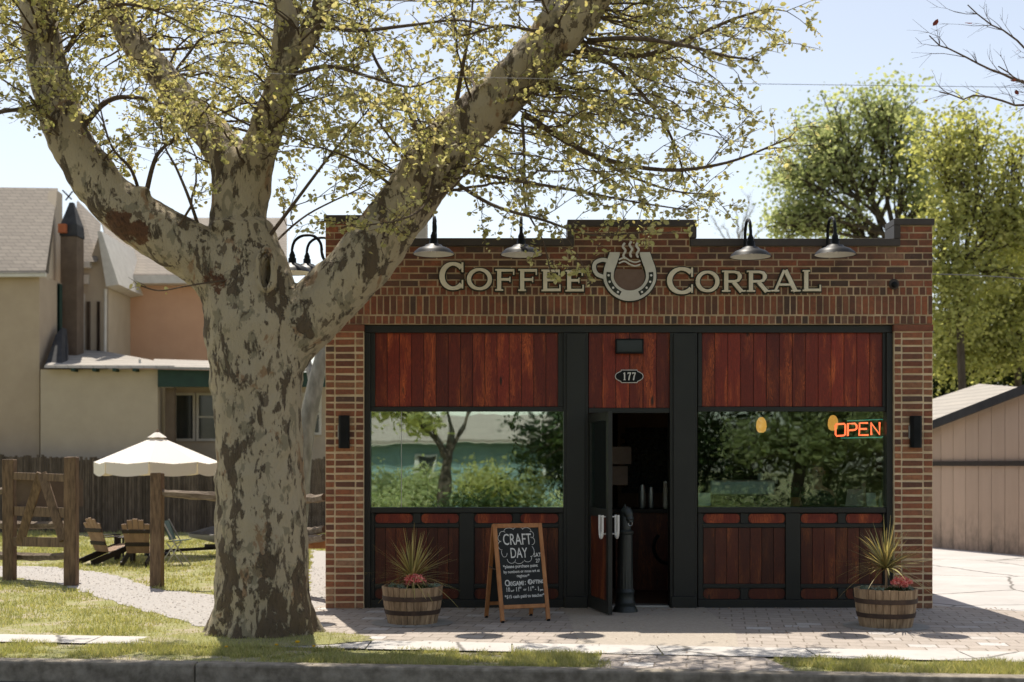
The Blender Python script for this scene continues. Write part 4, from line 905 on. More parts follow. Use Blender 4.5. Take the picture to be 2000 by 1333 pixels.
for s in (-1, 1):
    for q in range(5):
        m = MB(); o_ = pp(s * (.075 + .014 * (q - 2) * .8), -.31, sh - .42)
        m.tube([o_, o_ + Vector((s * -.004, -.035, .004)), o_ + Vector((s * -.006, -.06 if q else -.03, -.014))], [.009, .008, .006], 6); m.build('finger', M['skin'], bd, smooth=True)
# ------------------------------------------------------------------ fences, gate, garden furniture
fe = thing('stockade_fence', 'long weathered brown stockade fence behind the lawn', 'fence', (-8, 16.6, 0))
m = MB(); x = -16
while x < -3.0:
    w = random.uniform(.05, .075); h = 1.74 + random.uniform(-.05, .05) + (.06 if x < -11 else 0) ; m.box(x, x + w - .008, 16.6 + random.uniform(-.01, .01), 16.63, .0, h); x += w
m.build('pickets', M['picket'], fe)
m = MB(); 
for z in (.4, 1.4): m.box(-16, -3, 16.635, 16.69, z, z + .09)
m.build('back_rail', M['picket'], fe)
rf = thing('split_rail_fence', 'brown split rail fence with rough grey rails along the lawn', 'fence', G(307, 1145))
def rpost(px, pb_, ptop, w, par, mat='wood'):
    g = G(px, pb_); h = P(0, ptop, g.y).z; m = MB(); m.box(g.x - w / 2, g.x + w / 2, g.y - w / 2, g.y + w / 2, -.05, h, .006); return m.build('post', M[mat], par, bevel=.012), g, h
_, pg, ph = rpost(307, 1146, 924, .155, rf)
_, pg2, _ = rpost(520, 1150, 925, .155, rf)
def rail(par, a, b, r=.055, n=14):
    pts = []; a, b = Vector(a), Vector(b)
    for i in range(n + 1):
        t = i / n; pts.append(a.lerp(b, t) + Vector((0, random.uniform(-.01, .01), random.uniform(-.008, .008) - .03 * math.sin(math.pi * t))))
    m = MB(); m.tube(pts, [r * (.7 + .4 * math.sin(math.pi * (.12 + .76 * i / n))) for i in range(n + 1)], 6, jit=.12); return m.build('rail', M['railw'], par)
rail(rf, P(312, 962, pg.y), P(522, 968, pg2.y)); rail(rf, P(522, 968, pg2.y), P(634, 972, 1.2))
rail(rf, P(560, 1034, 2.2), P(634, 1034, 1.2), .05); rail(rf, P(560, 1048, 1.9), P(634, 1049, 1.0), .05)
m = MB(); m.box(P(598, 0, 1.5).x, X0 - .01, 1.5, 1.54, P(0, 1072, 1.5).z, P(0, 1056, 1.5).z); m.build('low_board', M['oak'], rf)
gl0, gl1 = G(19, 1133), G(140, 1144)
rail(rf, P(-70, 1020, gl0.y + 1.0), P(134, 1024, gl1.y + .32), .055); rail(rf, P(-70, 1080, gl0.y + 1.0), P(134, 1086, gl1.y + .32), .055); rail(rf, P(-90, 962, gl0.y + .3), P(14, 958, gl0.y + .1), .05)
gt = thing('wooden_gate', 'rough wooden gate frame with a pointed brace between two heavy posts', 'gate', gl0)
rpost(19, 1133, 898, .155, gt); rpost(140, 1144, 893, .16, gt)
YG = lambda p: gl0.y + (gl1.y - gl0.y) * (p - 19) / 121
def gbar(a, b, w, t, name='brace', mat='wood', dy=0): m = MB(); A = P(a[0], a[1], YG(a[0]) + dy); B = P(b[0], b[1], YG(b[0]) + dy); m.bar(A, B, t, w, up=(0, 0, 1)) if abs(A.z - B.z) < .3 else m.bar(A, B, t, w, up=Vector((B - A).cross(Vector((0, 1, 0))))); return m.build(name, M[mat], gt, bevel=.006)
gbar((28, 930), (130, 934), .10, .04, 'rail'); gbar((28, 998), (130, 1002), .13, .035, 'rail', dy=.03); gbar((28, 1058), (130, 1060), .13, .04, 'rail')
gbar((80, 925), (38, 1062), .12, .04, dy=-.045); gbar((82, 925), (124, 1056), .12, .04, dy=-.045)
m = MB(); a = P(32, 990, YG(32) + .06); b = P(128, 938, YG(128) + .02); m.box(a.x, b.x, a.y, a.y + .01, a.z, b.z); m.build('mesh_panel', M['chim'], gt)

def umbrella():
    Y = 8.6; c = P(307, 0, Y); z1 = P(0, 903, Y).z; zt = P(0, 846, Y).z; r = 120 / F * (Y + DC); b = Vector((c.x, Y, 0))
    t = thing('patio_umbrella', 'off white patio umbrella with scalloped valance on the lawn', 'umbrella', b); m = MB(); n = 8; k = 0; rot = R(8)
    def pt(q, rr, z): a = rot + 2 * math.pi * q / n; return (b.x + rr * math.cos(a), Y + rr * math.sin(a), z)
    rings = 5
    for q in range(n):
        k = len(m.v)
        for i in range(rings + 1):
            s = .1 + .9 * i / rings; zz = zt - .05 + (z1 - zt + .05) * s
            for f in (0, .5, 1): p = Vector(pt(q, r * s, zz)).lerp(Vector(pt(q + 1, r * s, zz)), f); p.z -= .035 * s * (1 if f == .5 else 0); m.v.append(tuple(p))
        for i in range(rings):
            for f in (0, 1): a = k + i * 3 + f; m.f.append([a, a + 1, a + 4, a + 3])
    cn = m.build('canopy', M['canvas'], t, fixn=False)
    m = MB()
    for q in range(n):
        k = len(m.v)
        for f in range(9):
            s = f / 8; p = Vector(pt(q, r * 1.002, z1)).lerp(Vector(pt(q + 1, r * 1.002, z1)), .015 + .97 * s); p.z -= .035 * (1 - (2 * s - 1) ** 2) ; m.v.append(tuple(p)); m.v.append((p.x, p.y, p.z - .19 - .02 * math.sin(math.pi * s)))
        for f in range(8): a = k + 2 * f; m.f.append([a, a + 2, a + 3, a + 1])
    m.build('valance', M['canvas'], t, fixn=False)
    m = MB(); m.lathe((b.x, Y, 0), [(r * .16, zt - .08), (r * .05, zt + .0), (.03, zt + .01)], 8, cap=False); m.build('vent_cap', M['canvas'], t)
    m = MB(); m.lathe((b.x, Y, 0), [(.022, 0), (.022, zt), (.03, zt + .02), (.012, zt + .06), (.0001, zt + .07)], 12); m.build('pole', M['wood'], t, smooth=True)
    m = MB()
    for q in range(n): m.tube([(b.x, Y, zt - .07), pt(q, r * .99, z1 - .012)], .008, 5)
    m.build('ribs', M['wood'], t)
    m = MB(); m.lathe((b.x, Y, 0), [(.22, .004), (.22, .05), (.04, .08)], 20); m.build('base', M['metal'], t, smooth=True)
umbrella()
def adirondack(loc, rz, lab, sc=1.0):
    t = thing('adirondack_chair', lab, 'chair', loc, 'tan slatted garden chairs on the lawn', rz); t.scale = (sc, sc, sc)
    def lb(name, mat, fn, bev=.004):
        m = MB(); fn(m); me = m.build(name, mat, None, bevel=bev); me.parent = t
    def slats(m):      # the fanned back
        for i in range(5):
            f = (i - 2); h = .78 - .055 * f * f * .55
            a = Vector((f * .085, .28, .26)); b = Vector((f * .112, .28 + .36 * h, .26 + .86 * h)); m.bar(a, b, .098, .018, up=(0, -1, .4))
    lb('back_slats', M['slat'], slats)
    def seat(m):
        for i in range(6): y = -.28 + i * .095; m.obox((0, y, .36 - (y + .28) * .22), (.25, 0, 0), (0, .04, -.009), (0, .003, .01))
    lb('seat_slats', M['slat'], seat)
    def rails_(m):
        for z, y, w in ((.42, .37, .24), (.68, .475, .27)): m.obox((0, y, z), (w, 0, 0), (0, .012, -.006), (0, .01, .035))
    lb('back_rail', M['darkw'], rails_)
    for s in (-1, 1):
        lb('leg', M['darkw'], lambda m: m.box(s * .27 - .02, s * .27 + .02, -.32, -.21, 0, .54))
        lb('leg', M['darkw'], lambda m: m.bar((s * .235, -.3, .35), (s * .235, .68, .04), .035, .12, up=(0, 0, 1)))
        lb('armrest', M['darkw'], lambda m: m.box(s * .32 - .065, s * .32 + .065, -.36, .42, .541, .563))
def chg(px, py): return G(px, py)
adirondack(chg(222, 1100), R(142), 'tan slatted garden chair turned sideways, left of the pair on the lawn', .80)
adirondack(chg(277, 1103), R(182), 'tan slatted garden chair seen from behind, beside the fence post', .80)
st = thing('side_table', 'small white topped side table between the garden chairs', 'table', G(248, 1092)); g = G(248, 1092)
m = MB(); m.box(g.x - .12, g.x + .12, g.y - .12, g.y + .12, .36, .385); m.build('table_top', M['white'], st)
for dx in (-.09, .09):
    for dy in (-.09, .09): m = MB(); m.box(g.x + dx - .015, g.x + dx + .015, g.y + dy - .015, g.y + dy + .015, 0, .359); m.build('leg', M['darkw'], st)
# folding chair half hidden by the fence post
g = G(338, 1104); fc = thing('folding_chair', 'green sling folding chair half hidden behind the fence post', 'chair', g); m = MB()
for s in (-.2, .2):
    m.tube([g + Vector((-.16, s, 0)), g + Vector((.08, s, .35)), g + Vector((-.12, s, .72))], .011, 6); m.tube([g + Vector((.22, s, 0)), g + Vector((-.05, s, .36))], .011, 6)
m.tube([g + Vector((.08, -.2, .35)), g + Vector((.08, .2, .35))], .009, 6); m.build('frame', M['steel'], fc); m = MB(); m.prism([g + Vector((-.12, -.19, .70)), g + Vector((-.12, .19, .70)), g + Vector((-.01, .19, .40)), g + Vector((-.01, -.19, .40))], (.01, 0, .004)); m.prism([g + Vector((-.05, -.19, .37)), g + Vector((-.05, .19, .37)), g + Vector((.26, .19, .40)), g + Vector((.26, -.19, .40))], (0, 0, .01)); m.build('sling', M['green'], fc)
# covered boat on its trailer
bo = thing('covered_boat', 'small pale boat with a dark cover on a trailer, partly behind the trunk', 'boat', G(460, 1086)); Y = G(460, 1086).y
def bp(px, py, dy=0): return P(px, py, Y + dy)
m = MB(); K = 9; prof = []
for i in range(K + 1):
    s = i / K; hw = .48 * math.sin(min(1, s * 1.6 + .06) * math.pi / 2); x = bp(368, 0).x + 1.75 * s; zt = bp(0, 1043).z - .03 * s; zb = zt - .06 - .17 * min(1, s * 2.2)
    prof.append([(x, Y - hw, zt), (x + .02, Y - hw * .7, (zt + zb) / 2 - .03), (x + .04, Y, zb), (x + .02, Y + hw * .7, (zt + zb) / 2 - .03), (x, Y + hw, zt)])
for p in prof: m.v += p
for i in range(K):
    for j in range(4): a = i * 5 + j; m.f.append([a, a + 1, a + 6, a + 5])
m.f.append([0, 1, 2, 3, 4][::-1]); m.f.append([K * 5 + j for j in range(5)]); m.build('hull', M['hull'], bo, smooth=True)
m = MB()
for i in range(K + 1):
    p = prof[i]; s = i / K; h = (.16 * math.sin(min(1, s * 2.4) * math.pi / 2)); 
    for t_ in range(7): f = t_ / 6; m.v.append((p[0][0] + .01, p[0][1] * (1 - f) + p[4][1] * f, p[0][2] + .012 + h * math.sin(math.pi * f) + random.uniform(-.008, .008)))
for i in range(K):
    for j in range(6): a = i * 7 + j; m.f.append([a, a + 1, a + 8, a + 7])
m.build('cover', M['tarp'], bo)
tr = thing('boat_trailer', 'dark boat trailer with its long tongue resting on the lawn', 'trailer', G(440, 1092)); m = MB(); m.bar(G(322, 1090) + Vector((0, 0, .12)), bp(470, 1068), .06, .05); m.bar(bp(400, 1066, -.35), bp(560, 1066, -.35), .05, .05); m.bar(bp(400, 1066, .35), bp(560, 1066, .35), .05, .05)
for q in (410, 540): m.bar(bp(q, 1066, -.34), bp(q, 1066, .34), .05, .045)
m.build('frame', M['darkw'], tr)
for s in (-.5, .5): w_ = MB(); w_.tube([bp(500, 1078, s - .06), bp(500, 1078, s + .06)], .2, 20); w_.v = [(x, y, z + (.205 - bp(0, 1078).z)) for x, y, z in w_.v]; w_.build('wheel', M['metal'], tr)

# ------------------------------------------------------------------ the house on the left
hs = thing('stucco_house', 'rambling beige stucco house with shingled roofs and a brown chimney', 'house', (-10, 19, 0))
def wall(name, pts, mat, d, par=hs): m = MB(); m.prism(pts, d); return m.build(name, M[mat], par)
YA, YB, YC, YD = 17.6, 18.2, 22.5, 20.5
# left gable block: front wall and the flank turned away from us
wall('left_block_wall', [P(-260, 1060, YA), P(77, 1060, YA), P(77, 536, YA), P(-260, 536, YA)], 'stucco', (0, 4.5, 0))
wall('left_block_flank', [P(77.5, 1060, YA + .02), P(122, 1060, YA + 3.2), P(122, 380, YA + 3.2), P(112, 372, YA + 2.6), P(95, 535, YA + .6), P(77.5, 536, YA + .02)], 'stucco2', (-.25, .08, 0))
m = MB(); m.prism([P(-280, 537, YA - .25), P(88, 534, YA - .25), P(112, 373, YA + 2.9), P(-250, 368, YA + 2.9)], (0, .05, .08)); m.prism([P(-250, 368, YA + 2.95) , P(112, 373, YA + 2.95), P(112, 520, YA + 6), P(-250, 520, YA + 6)], (0, .05, .08)); m.build('roof', M['shingle'], hs)
m = MB(); m.bar(P(-280, 539, YA - .2), P(90, 537, YA - .2), .08, .1); m.build('eave_board', M['trim'], hs)
# chimney with its dark tapering top
yc = YA + 1.6; c0, c1 = P(118, 0, yc).x, P(150, 0, yc).x; ch = MB(); ch.box(c0, c1, yc, yc + .55, 0, P(0, 462, yc).z); cho = ch.build('chimney', M['chim'], hs)
m = MB(); zb, zt2 = P(0, 461, yc).z, P(0, 392, yc).z; xm = P(133, 0, yc).x
m.add([(c0 - .02, yc - .02, zb), (c1 + .02, yc - .02, zb), (c1 + .02, yc + .57, zb), (c0 - .02, yc + .57, zb), (c0 - .0, yc, zb + .3), (c1, yc, zb + .3), (c1, yc + .55, zb + .3), (c0, yc + .55, zb + .3), (xm - .05, yc + .25, zt2), (xm + .05, yc + .25, zt2), (xm + .05, yc + .35, zt2), (xm - .05, yc + .35, zt2)],
      [(0, 1, 5, 4), (1, 2, 6, 5), (2, 3, 7, 6), (3, 0, 4, 7), (4, 5, 9, 8), (5, 6, 10, 9), (6, 7, 11, 10), (7, 4, 8, 11), (8, 9, 10, 11), (0, 3, 2, 1)]).build('chimney_top', M['dark'], cho)
m = MB(); m.box(P(117, 0, yc).x, P(132, 0, yc).x, yc - .15, yc - .025, P(0, 455, yc - .1).z, P(0, 438, yc - .1).z); m.build('terracotta_block', M['terra'], cho)
m = MB(); m.tube([P(122, 372, yc + .3), P(140, 390, yc + .3)], .02, 5); m.tube([P(142, 374, yc + .3), P(128, 392, yc + .3)], .02, 5); m.build('finial', M['darkw'], cho)
# flared dark skirt and green narrow window
m = MB(); m.prism([P(87, 718, YA - .15), P(121, 718, YA - .15), P(125, 685, YA + .6), P(121, 640, YA + 1.0), P(108, 655, YA + .7)], (0, .35, 0)); m.build('slate_skirt', M['dark'], hs)
def window(par, pa, pb_, pt_, pbm_, Y, frame='trim', mull=None, d=.1, rails=()):
    a, b = P(pa, pbm_, Y), P(pb_, pt_, Y); w = .06; m = MB(); x0, x1, z0, z1 = a.x, b.x, a.z, b.z
    m.box(x0, x0 + w, Y - .05, Y + d, z0, z1); m.box(x1 - w, x1, Y - .05, Y + d, z0, z1); m.box(x0 + w, x1 - w, Y - .05, Y + d, z1 - w, z1); m.box(x0 + w, x1 - w, Y - .05, Y + d, z0, z0 + w)
    for r in rails: zz = z0 + (z1 - z0) * r; m.box(x0 + w, x1 - w, Y - .045, Y + d, zz - .02, zz + .02)
    f = m.build('window', M[frame], par); m = MB(); m.box(x0 + w, x1 - w, Y - .01, Y + .0, z0 + w, z1 - w); m.build('pane', M['pane'], f); return f
window(hs, 112, 119, 555, 660, YA + 1.3, 'green')
# narrow gabled wing with tall arched windows
wall('wing_wall', [P(150, 1060, YD), P(212, 1060, YD), P(212, 560, YD), P(193, 460, YD), P(175, 512, YD), P(150, 512, YD)], 'stucco2', (0, 3, 0))
m = MB(); m.prism([P(190, 452, YD - .3), P(198, 452, YD - .3), P(232, 556, YD - .3), P(207, 560, YD - .3)], (0, 3, 0)); m.build('bargeboard', M['trim'], hs)
m = MB(); m.prism([P(145, 512, YD - .2), P(190, 512, YD - .2), P(196, 440, YD + 2), P(150, 395, YD + 2)], (0, .06, .06)); m.build('wing_roof', M['shingle'], hs)
m = MB(); m.box(P(150, 0, YD).x, P(180, 0, YD).x, YD - .2, YD - .01, P(0, 525, YD).z, P(0, 514, YD).z); m.box(P(153, 0, YD).x, P(175, 0, YD).x, YD - .1, YD - .01, P(0, 556, YD).z, P(0, 538, YD).z); m.build('wing_trim', M['trim'], hs)
for pa, pb_, fr_ in ((156, 166, 'trim'), (170, 177, 'chim'), (190, 196, 'chim')): window(hs, pa, pb_, 575 if pa < 160 else 590, 690, YD, fr_)
m = MB(); m.tube([P(206, 565, YD - .1), P(205, 700, YD - .1)], .04, 8); m.build('downpipe', M['trim'], hs)
# peach block with its grey roof and white eave
wall('peach_wall', [P(208, 1060, YC), P(470, 1060, YC), P(470, 556, YC), P(208, 556, YC)], 'peach', (0, 6, 0))
m = MB(); m.prism([P(225, 541, YC - .4), P(560, 541, YC - .4), P(560, 430, YC + 4), P(196, 430, YC + 4)], (0, .06, .08)); m.build('rear_roof', M['shingle'], hs)
m = MB(); m.box(P(230, 0, YC).x, P(470, 0, YC).x, YC - .45, YC - .005, P(0, 556, YC - .2).z, P(0, 541, YC - .2).z); m.build('white_eave', M['trim'], hs)
# one storey addition
YE = 17.3
wall('addition_wall', [P(79, 1060, YE), P(308, 1060, YE), P(308, 722, YE), P(79, 722, YE)], 'stucco2', (0, 4, 0))
m = MB(); m.prism([P(86, 719, YE - .3), P(340, 720, YE - .3), P(292, 708, YE + 2), P(175, 686, YE + 3.5), P(128, 686, YE + 3.5)], (0, .04, .07)); m.build('addition_roof', M['shingle2'], hs)
m = MB()
for p in (146, 187, 226, 265): m.box(P(p, 0, YE).x, P(p + 7, 0, YE).x, YE - .28, YE - .005, P(0, 727, YE).z, P(0, 721, YE).z)
m.build('rafter_tail', M['green'], hs)
m = MB(); c = P(273, 712, YE + .6); m.lathe(c, [(.1, -.06), (.04, .0), (.03, .02), (.03, .1), (.04, .12)], 12); m.build('roof_vent', M['steel'], hs)
YP = YE + 1.6
wall('porch_wall', [P(315, 1060, YP), P(640, 1060, YP), P(640, 752, YP), P(315, 752, YP)], 'stucco2', (0, .3, 0))
wall('green_fascia', [P(308, 756, YE - .1), P(640, 756, YE - .1), P(640, 728, YE - .1), P(308, 722, YE - .1)], 'green', (0, .12, 0))
m = MB(); m.prism([P(300, 721, YE - .3), P(640, 727, YE - .3), P(640, 716, YE + 2), P(300, 706, YE + 2)], (0, .02, .06)); m.build('porch_roof', M['shingle2'], hs)
m = MB(); m.box(P(318, 0, YE).x, P(336, 0, YE).x, YE + .2, YE + .4, 0, P(0, 757, YE).z); m.build('porch_post', M['chim'], hs)
window(hs, 340, 382, 768, 862, YP - .02, 'trim'); window(hs, 384, 432, 768, 862, YP - .02, 'trim', rails=(.5,)); window(hs, 590, 628, 768, 850, YP - .02, 'trim', rails=(.5,))

# pale shed on the right
sd = thing('board_shed', 'beige vertical board shed with pale shingle roof beside the driveway', 'shed', G(1900, 1080))
a0, a1 = Vector((7.55, 12.3, 0)), Vector((9.6, 6.7, 0)); dv = (a1 - a0); LL = dv.length; du = dv.normalized(); dn = Vector((-du.y, du.x, 0))
if dn.x < 0: dn = -dn
def sz(t): return 2.15 + .245 * t * LL / 1.0
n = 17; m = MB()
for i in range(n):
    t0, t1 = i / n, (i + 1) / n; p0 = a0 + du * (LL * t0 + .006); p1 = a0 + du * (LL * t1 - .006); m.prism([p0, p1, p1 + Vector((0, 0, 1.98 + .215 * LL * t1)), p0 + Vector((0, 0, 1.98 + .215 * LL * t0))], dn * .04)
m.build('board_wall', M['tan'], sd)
m = MB(); m.prism([a0 + dn * .041, a1 + dn * .041, a1 + dn * .041 + Vector((0, 0, 1.94 + .215 * LL)), a0 + dn * .041 + Vector((0, 0, 1.94))], dn * 5); m.build('shed_body', M['chim'], sd)
m = MB(); m.bar(a0 - dn * .03 + Vector((0, 0, 1.61)), a1 - dn * .03 + Vector((0, 0, 1.61)), .04, .09); m.build('rail', M['darkw'], sd)
m = MB(); e0 = a0 - du * .5 - dn * .15; e1 = a1 - dn * .15; m.bar(e0 + Vector((0, 0, 1.98 - .11 )), e1 + Vector((0, 0, 2.0 + .215 * LL)), .05, .15); m.build('rake_board', M['dark'], sd)
E0 = e0 + Vector((0, 0, 1.94)); E1 = e1 + Vector((0, 0, 2.06 + .215 * LL)); C_ = P(1912, 750, 17.5); D_ = P(1999, 757, 13.5); B_ = P(1790, 790, 17.5)
m = MB(); F_ = E1 + Vector((3, 3.5, .6))
for tri in ((E0, C_, B_), (E0, D_, C_), (E0, E1, D_), (E1, F_, D_)): m.prism(list(tri), (0, .03, -.06))
m.build('roof', M['shingle2'], sd)

# brick chimney on the back of the shop, stack seen through the limb
c = P(812, 0, 10.5); cs = thing('brick_chimney', 'pale brick chimney stack rising behind the big tree limb', 'chimney', (c.x, 10.5, 0))
m = MB(); w = 21 / F * (10.5 + DC); m.box(c.x - w, c.x + w, 10.3, 10.9, 0, P(0, 292, 10.3).z); m.build('stack', pavemat('pale_chimney_brick', (.30, .22, .17), (.36, .28, .22), (.42, .36, .3), (.4, .36, .3), .2, .07, 0), cs)
m = MB(); m.box(c.x - w - .05, c.x + w + .05, 10.25, 10.95, P(0, 291, 10.3).z, P(0, 278, 10.3).z); m.build('cap', M['trim'], cs)
# overhead wires
for pts, Y, r, lab in (([(-80, 128), (200, 134), (600, 146), (1000, 153), (1400, 163), (2080, 172)], -4.3, .0022, 'thin overhead wire crossing the sky in front of the sycamore'), ([(1700, 538), (1830, 536), (1950, 541), (2080, 552)], 5, .008, 'thin wire running past the right corner of the shop'), ([(560, -6), (800, 2), (1000, 4), (1200, 0), (2080, -40)], 4, .012, 'upper overhead wire near the top edge of the picture')):
    m = MB(); m.tube(smoothpath([P(a, b, Y) for a, b in pts], 6), r, 5); m.build('overhead_wire', M['wire'], label=lab, cat='wire')
# ------------------------------------------------------------------ trees
def leaf_mesh(name, C, size, mat, parent=None, flat=.35, group=None):
    C = np.asarray(C, dtype=float); n = len(C); s = size * rng.uniform(.4, 1.4, n)
    a = rng.normal(size=(n, 3)); a /= np.linalg.norm(a, axis=1)[:, None]; a[:, 2] *= 1 - flat; a /= np.linalg.norm(a, axis=1)[:, None]
    b = np.cross(a, rng.normal(size=(n, 3))); b /= np.linalg.norm(b, axis=1)[:, None]; nn = np.cross(a, b)
    V = np.zeros((n, 6, 3)); 
    pr_ = [(-1, 0, 0), (-.35, .62, .12), (.45, .55, .1), (1, 0, -.12), (.45, -.55, .1), (-.35, -.62, .12)]
    for i, (u, v, w) in enumerate(pr_): V[:, i] = C + (a * u + b * v + nn * w) * s[:, None] * .5
    base = np.arange(n)[:, None] * 6
    Fc = np.concatenate([base + np.array([0, 1, 2, 3]), base + np.array([0, 3, 4, 5])])
    if parent is not None: V = V - np.array(wloc(parent))
    me = np_mesh(name, V.reshape(-1, 3), Fc, 4); return link(name, me, mat, parent)
class Tw:
    def __init__(s): s.m = MB(); s.leaves = []; s.tw = MB()
    def curve(s, a, b, sag, n, wob):
        a, b = Vector(a), Vector(b); L = (b - a).length; pts = []; o = Vector((random.gauss(0, 1), random.gauss(0, 1), random.gauss(0, .6))) * wob * L; o2 = Vector((random.gauss(0, 1), random.gauss(0, 1), random.gauss(0, 1))) * wob * L * .4
        for i in range(n + 1):
            t = i / n; p = a.lerp(b, t) + o * math.sin(math.pi * t) + o2 * math.sin(2 * math.pi * t) * 1.0 + Vector((0, 0, sag * L * math.sin(math.pi * t)))
            if 0 < i < n: p += Vector((random.gauss(0, 1), random.gauss(0, 1), random.gauss(0, 1))) * L * .008
            pts.append(p)
        return pts
    def branch(s, a, b, r0, sag=.1, dens=1.0, leafn=5, side=.55, wob=.07, minlv=0, tip=True):
        L = (Vector(b) - Vector(a)).length; pts = s.curve(a, b, sag, max(6, int(L / .13)), wob); n = len(pts); s.m.tube(pts, [max(.003, .7 * r0 * (1 - .86 * i / n)) for i in range(n)], 5, cap=False)
        k = int(L / .15 * dens)
        for _ in range(k):
            t = random.uniform(.16, 1.0); i = min(n - 2, int(t * (n - 1))); p = pts[i]; d = (pts[i + 1] - pts[i]).normalized()
            q = d.cross(Vector((random.gauss(0, 1), random.gauss(0, 1), random.gauss(0, 1)))).normalized(); ln = side * random.uniform(.35, 1.1) * (1.15 - .55 * t)
            e = p + (d * random.uniform(.35, 1.0) + q * random.uniform(.5, 1) + Vector((0, 0, .12))).normalized() * ln; s.twig(p, e, leafn, ln)
        if tip: s.twig(pts[-2], pts[-1] + (pts[-1] - pts[-3]).normalized() * .12, leafn, .15)
        return pts
    def ok(s, p): return True
    def twig(s, a, b, leafn, ln):
        pts = s.curve(a, b, .04, 5, .06); s.tw.tube(pts, [.0045, .004, .0035, .003, .0025, .002], 3, cap=False)
        for i in range(1, 6):
            for _ in range(leafn if i > 1 else 1):
                if random.random() < .8:
                    p = pts[i] if random.random() < .5 else pts[i].lerp(pts[i - 1], random.random()); s.leaves.append(tuple(p + Vector((random.gauss(0, .022), random.gauss(0, .022), random.gauss(-.01, .022)))))
            if i in (2, 4) and ln > .2:
                d = (pts[i] - pts[i - 1]).normalized(); q = d.cross(Vector((random.gauss(0, 1), random.gauss(0, 1), random.gauss(0, 1)))).normalized(); e = pts[i] + (d + q * .9).normalized() * ln * .42; s.tw.tube([pts[i], pts[i].lerp(e, .5) + Vector((0, 0, .006)), e], [.003, .0025, .0015], 3, cap=False)
                for _ in range(leafn): s.leaves.append(tuple(pts[i].lerp(e, random.uniform(.3, 1.08)) + Vector((random.gauss(0, .02), random.gauss(0, .02), random.gauss(0, .02)))))

tb = G(512, 1250); TY = tb.y + .42
syc = thing('sycamore_tree', 'big sycamore with mottled peeling bark and thick spreading limbs by the kerb', 'tree', (tb.x, TY, 0))
def TP(px, py, dy=0): return P(px, py, TY + dy)
def rr(w, dy=0): return w / 2 / F * (TY + dy + DC)
def limb(m, nodes, n=6):      # nodes: px, py, width in px, dy
    pts = [TP(a, b, d) for a, b, w, d in nodes]; sp = smoothpath(pts, n); ws = [rr(w, d) for a, b, w, d in nodes]; rs = []
    for i in range(len(nodes) - 1):
        for k in range(n): rs.append(ws[i] + (ws[i + 1] - ws[i]) * k / n)
    rs.append(ws[-1]); m.tube(sp, rs, 20, jit=.012); return sp
m = MB(); zt_ = lambda py: P(0, py, TY).z
trunk = [(513, 1290, 212, 0), (513, 1248, 206, 0), (512, 1215, 196, 0), (512, 1170, 188, 0), (512, 1110, 182, 0), (510, 1000, 176, 0), (508, 900, 170, 0), (504, 800, 172, 0), (500, 700, 186, 0), (496, 640, 196, 0), (488, 580, 186, .02), (478, 510, 160, .04), (472, 440, 118, .06)]
limb(m, trunk)
for k in range(9):         # root flare
    a = 2 * math.pi * k / 9 + .25; rr0 = random.uniform(.50, .62); b0 = TP(512, 1250)
    m.tube(smoothpath([b0 + Vector((math.cos(a) * .30, math.sin(a) * .30, .75)), b0 + Vector((math.cos(a) * .34, math.sin(a) * .34, .32)), b0 + Vector((math.cos(a) * .42, math.sin(a) * .40, .10)), b0 + Vector((math.cos(a) * rr0, math.sin(a) * rr0 * .9, -.10))], 4), [.12] * 5 + [.13] * 4 + [.12] * 3 + [.09], 10)
Lb = [limb(m, [(500, 620, 120, 0), (455, 560, 125, -.05), (395, 505, 116, -.1), (325, 462, 108, -.15), (260, 425, 102, -.2), (205, 375, 96, -.22), (158, 310, 88, -.25), (122, 235, 84, -.25), (98, 150, 78, -.22), (80, 60, 74, -.15), (66, -40, 66, -.05), (50, -170, 54, .1), (60, -330, 30, .2)])]
Lb.append(limb(m, [(474, 560, 150, .05), (466, 470, 118, .08), (466, 390, 106, .12), (458, 330, 92, .2), (420, 270, 74, .35), (368, 215, 66, .5), (310, 140, 58, .65), (258, 80, 52, .8), (215, 0, 46, .9), (170, -120, 34, 1.0)]))
Lb.append(limb(m, [(470, 430, 100, .1), (490, 340, 84, .05), (518, 260, 70, -.05), (540, 190, 60, -.15), (556, 120, 56, -.2), (560, 30, 48, -.2), (540, -80, 38, -.15), (545, -200, 24, 0)]))
Lb.append(limb(m, [(556, 130, 50, -.2), (595, 80, 46, -.3), (625, 20, 42, -.35), (655, -70, 34, -.4)]))
Lb.append(limb(m, [(520, 720, 120, 0), (575, 648, 124, .0), (640, 585, 122, .0), (700, 520, 118, .0), (752, 455, 112, .02), (800, 388, 108, .05), (838, 335, 116, .05), (868, 290, 112, .05), (925, 235, 98, .0), (990, 175, 94, -.05), (1045, 115, 92, -.08), (1095, 58, 96, -.1), (1140, 10, 88, -.1), (1200, -70, 66, -.1), (1250, -180, 50, 0)]))
Lb.append(limb(m, [(1100, 60, 60, -.1), (1085, 0, 54, 0), (1060, -100, 40, .2), (1010, -230, 24, .3)]))
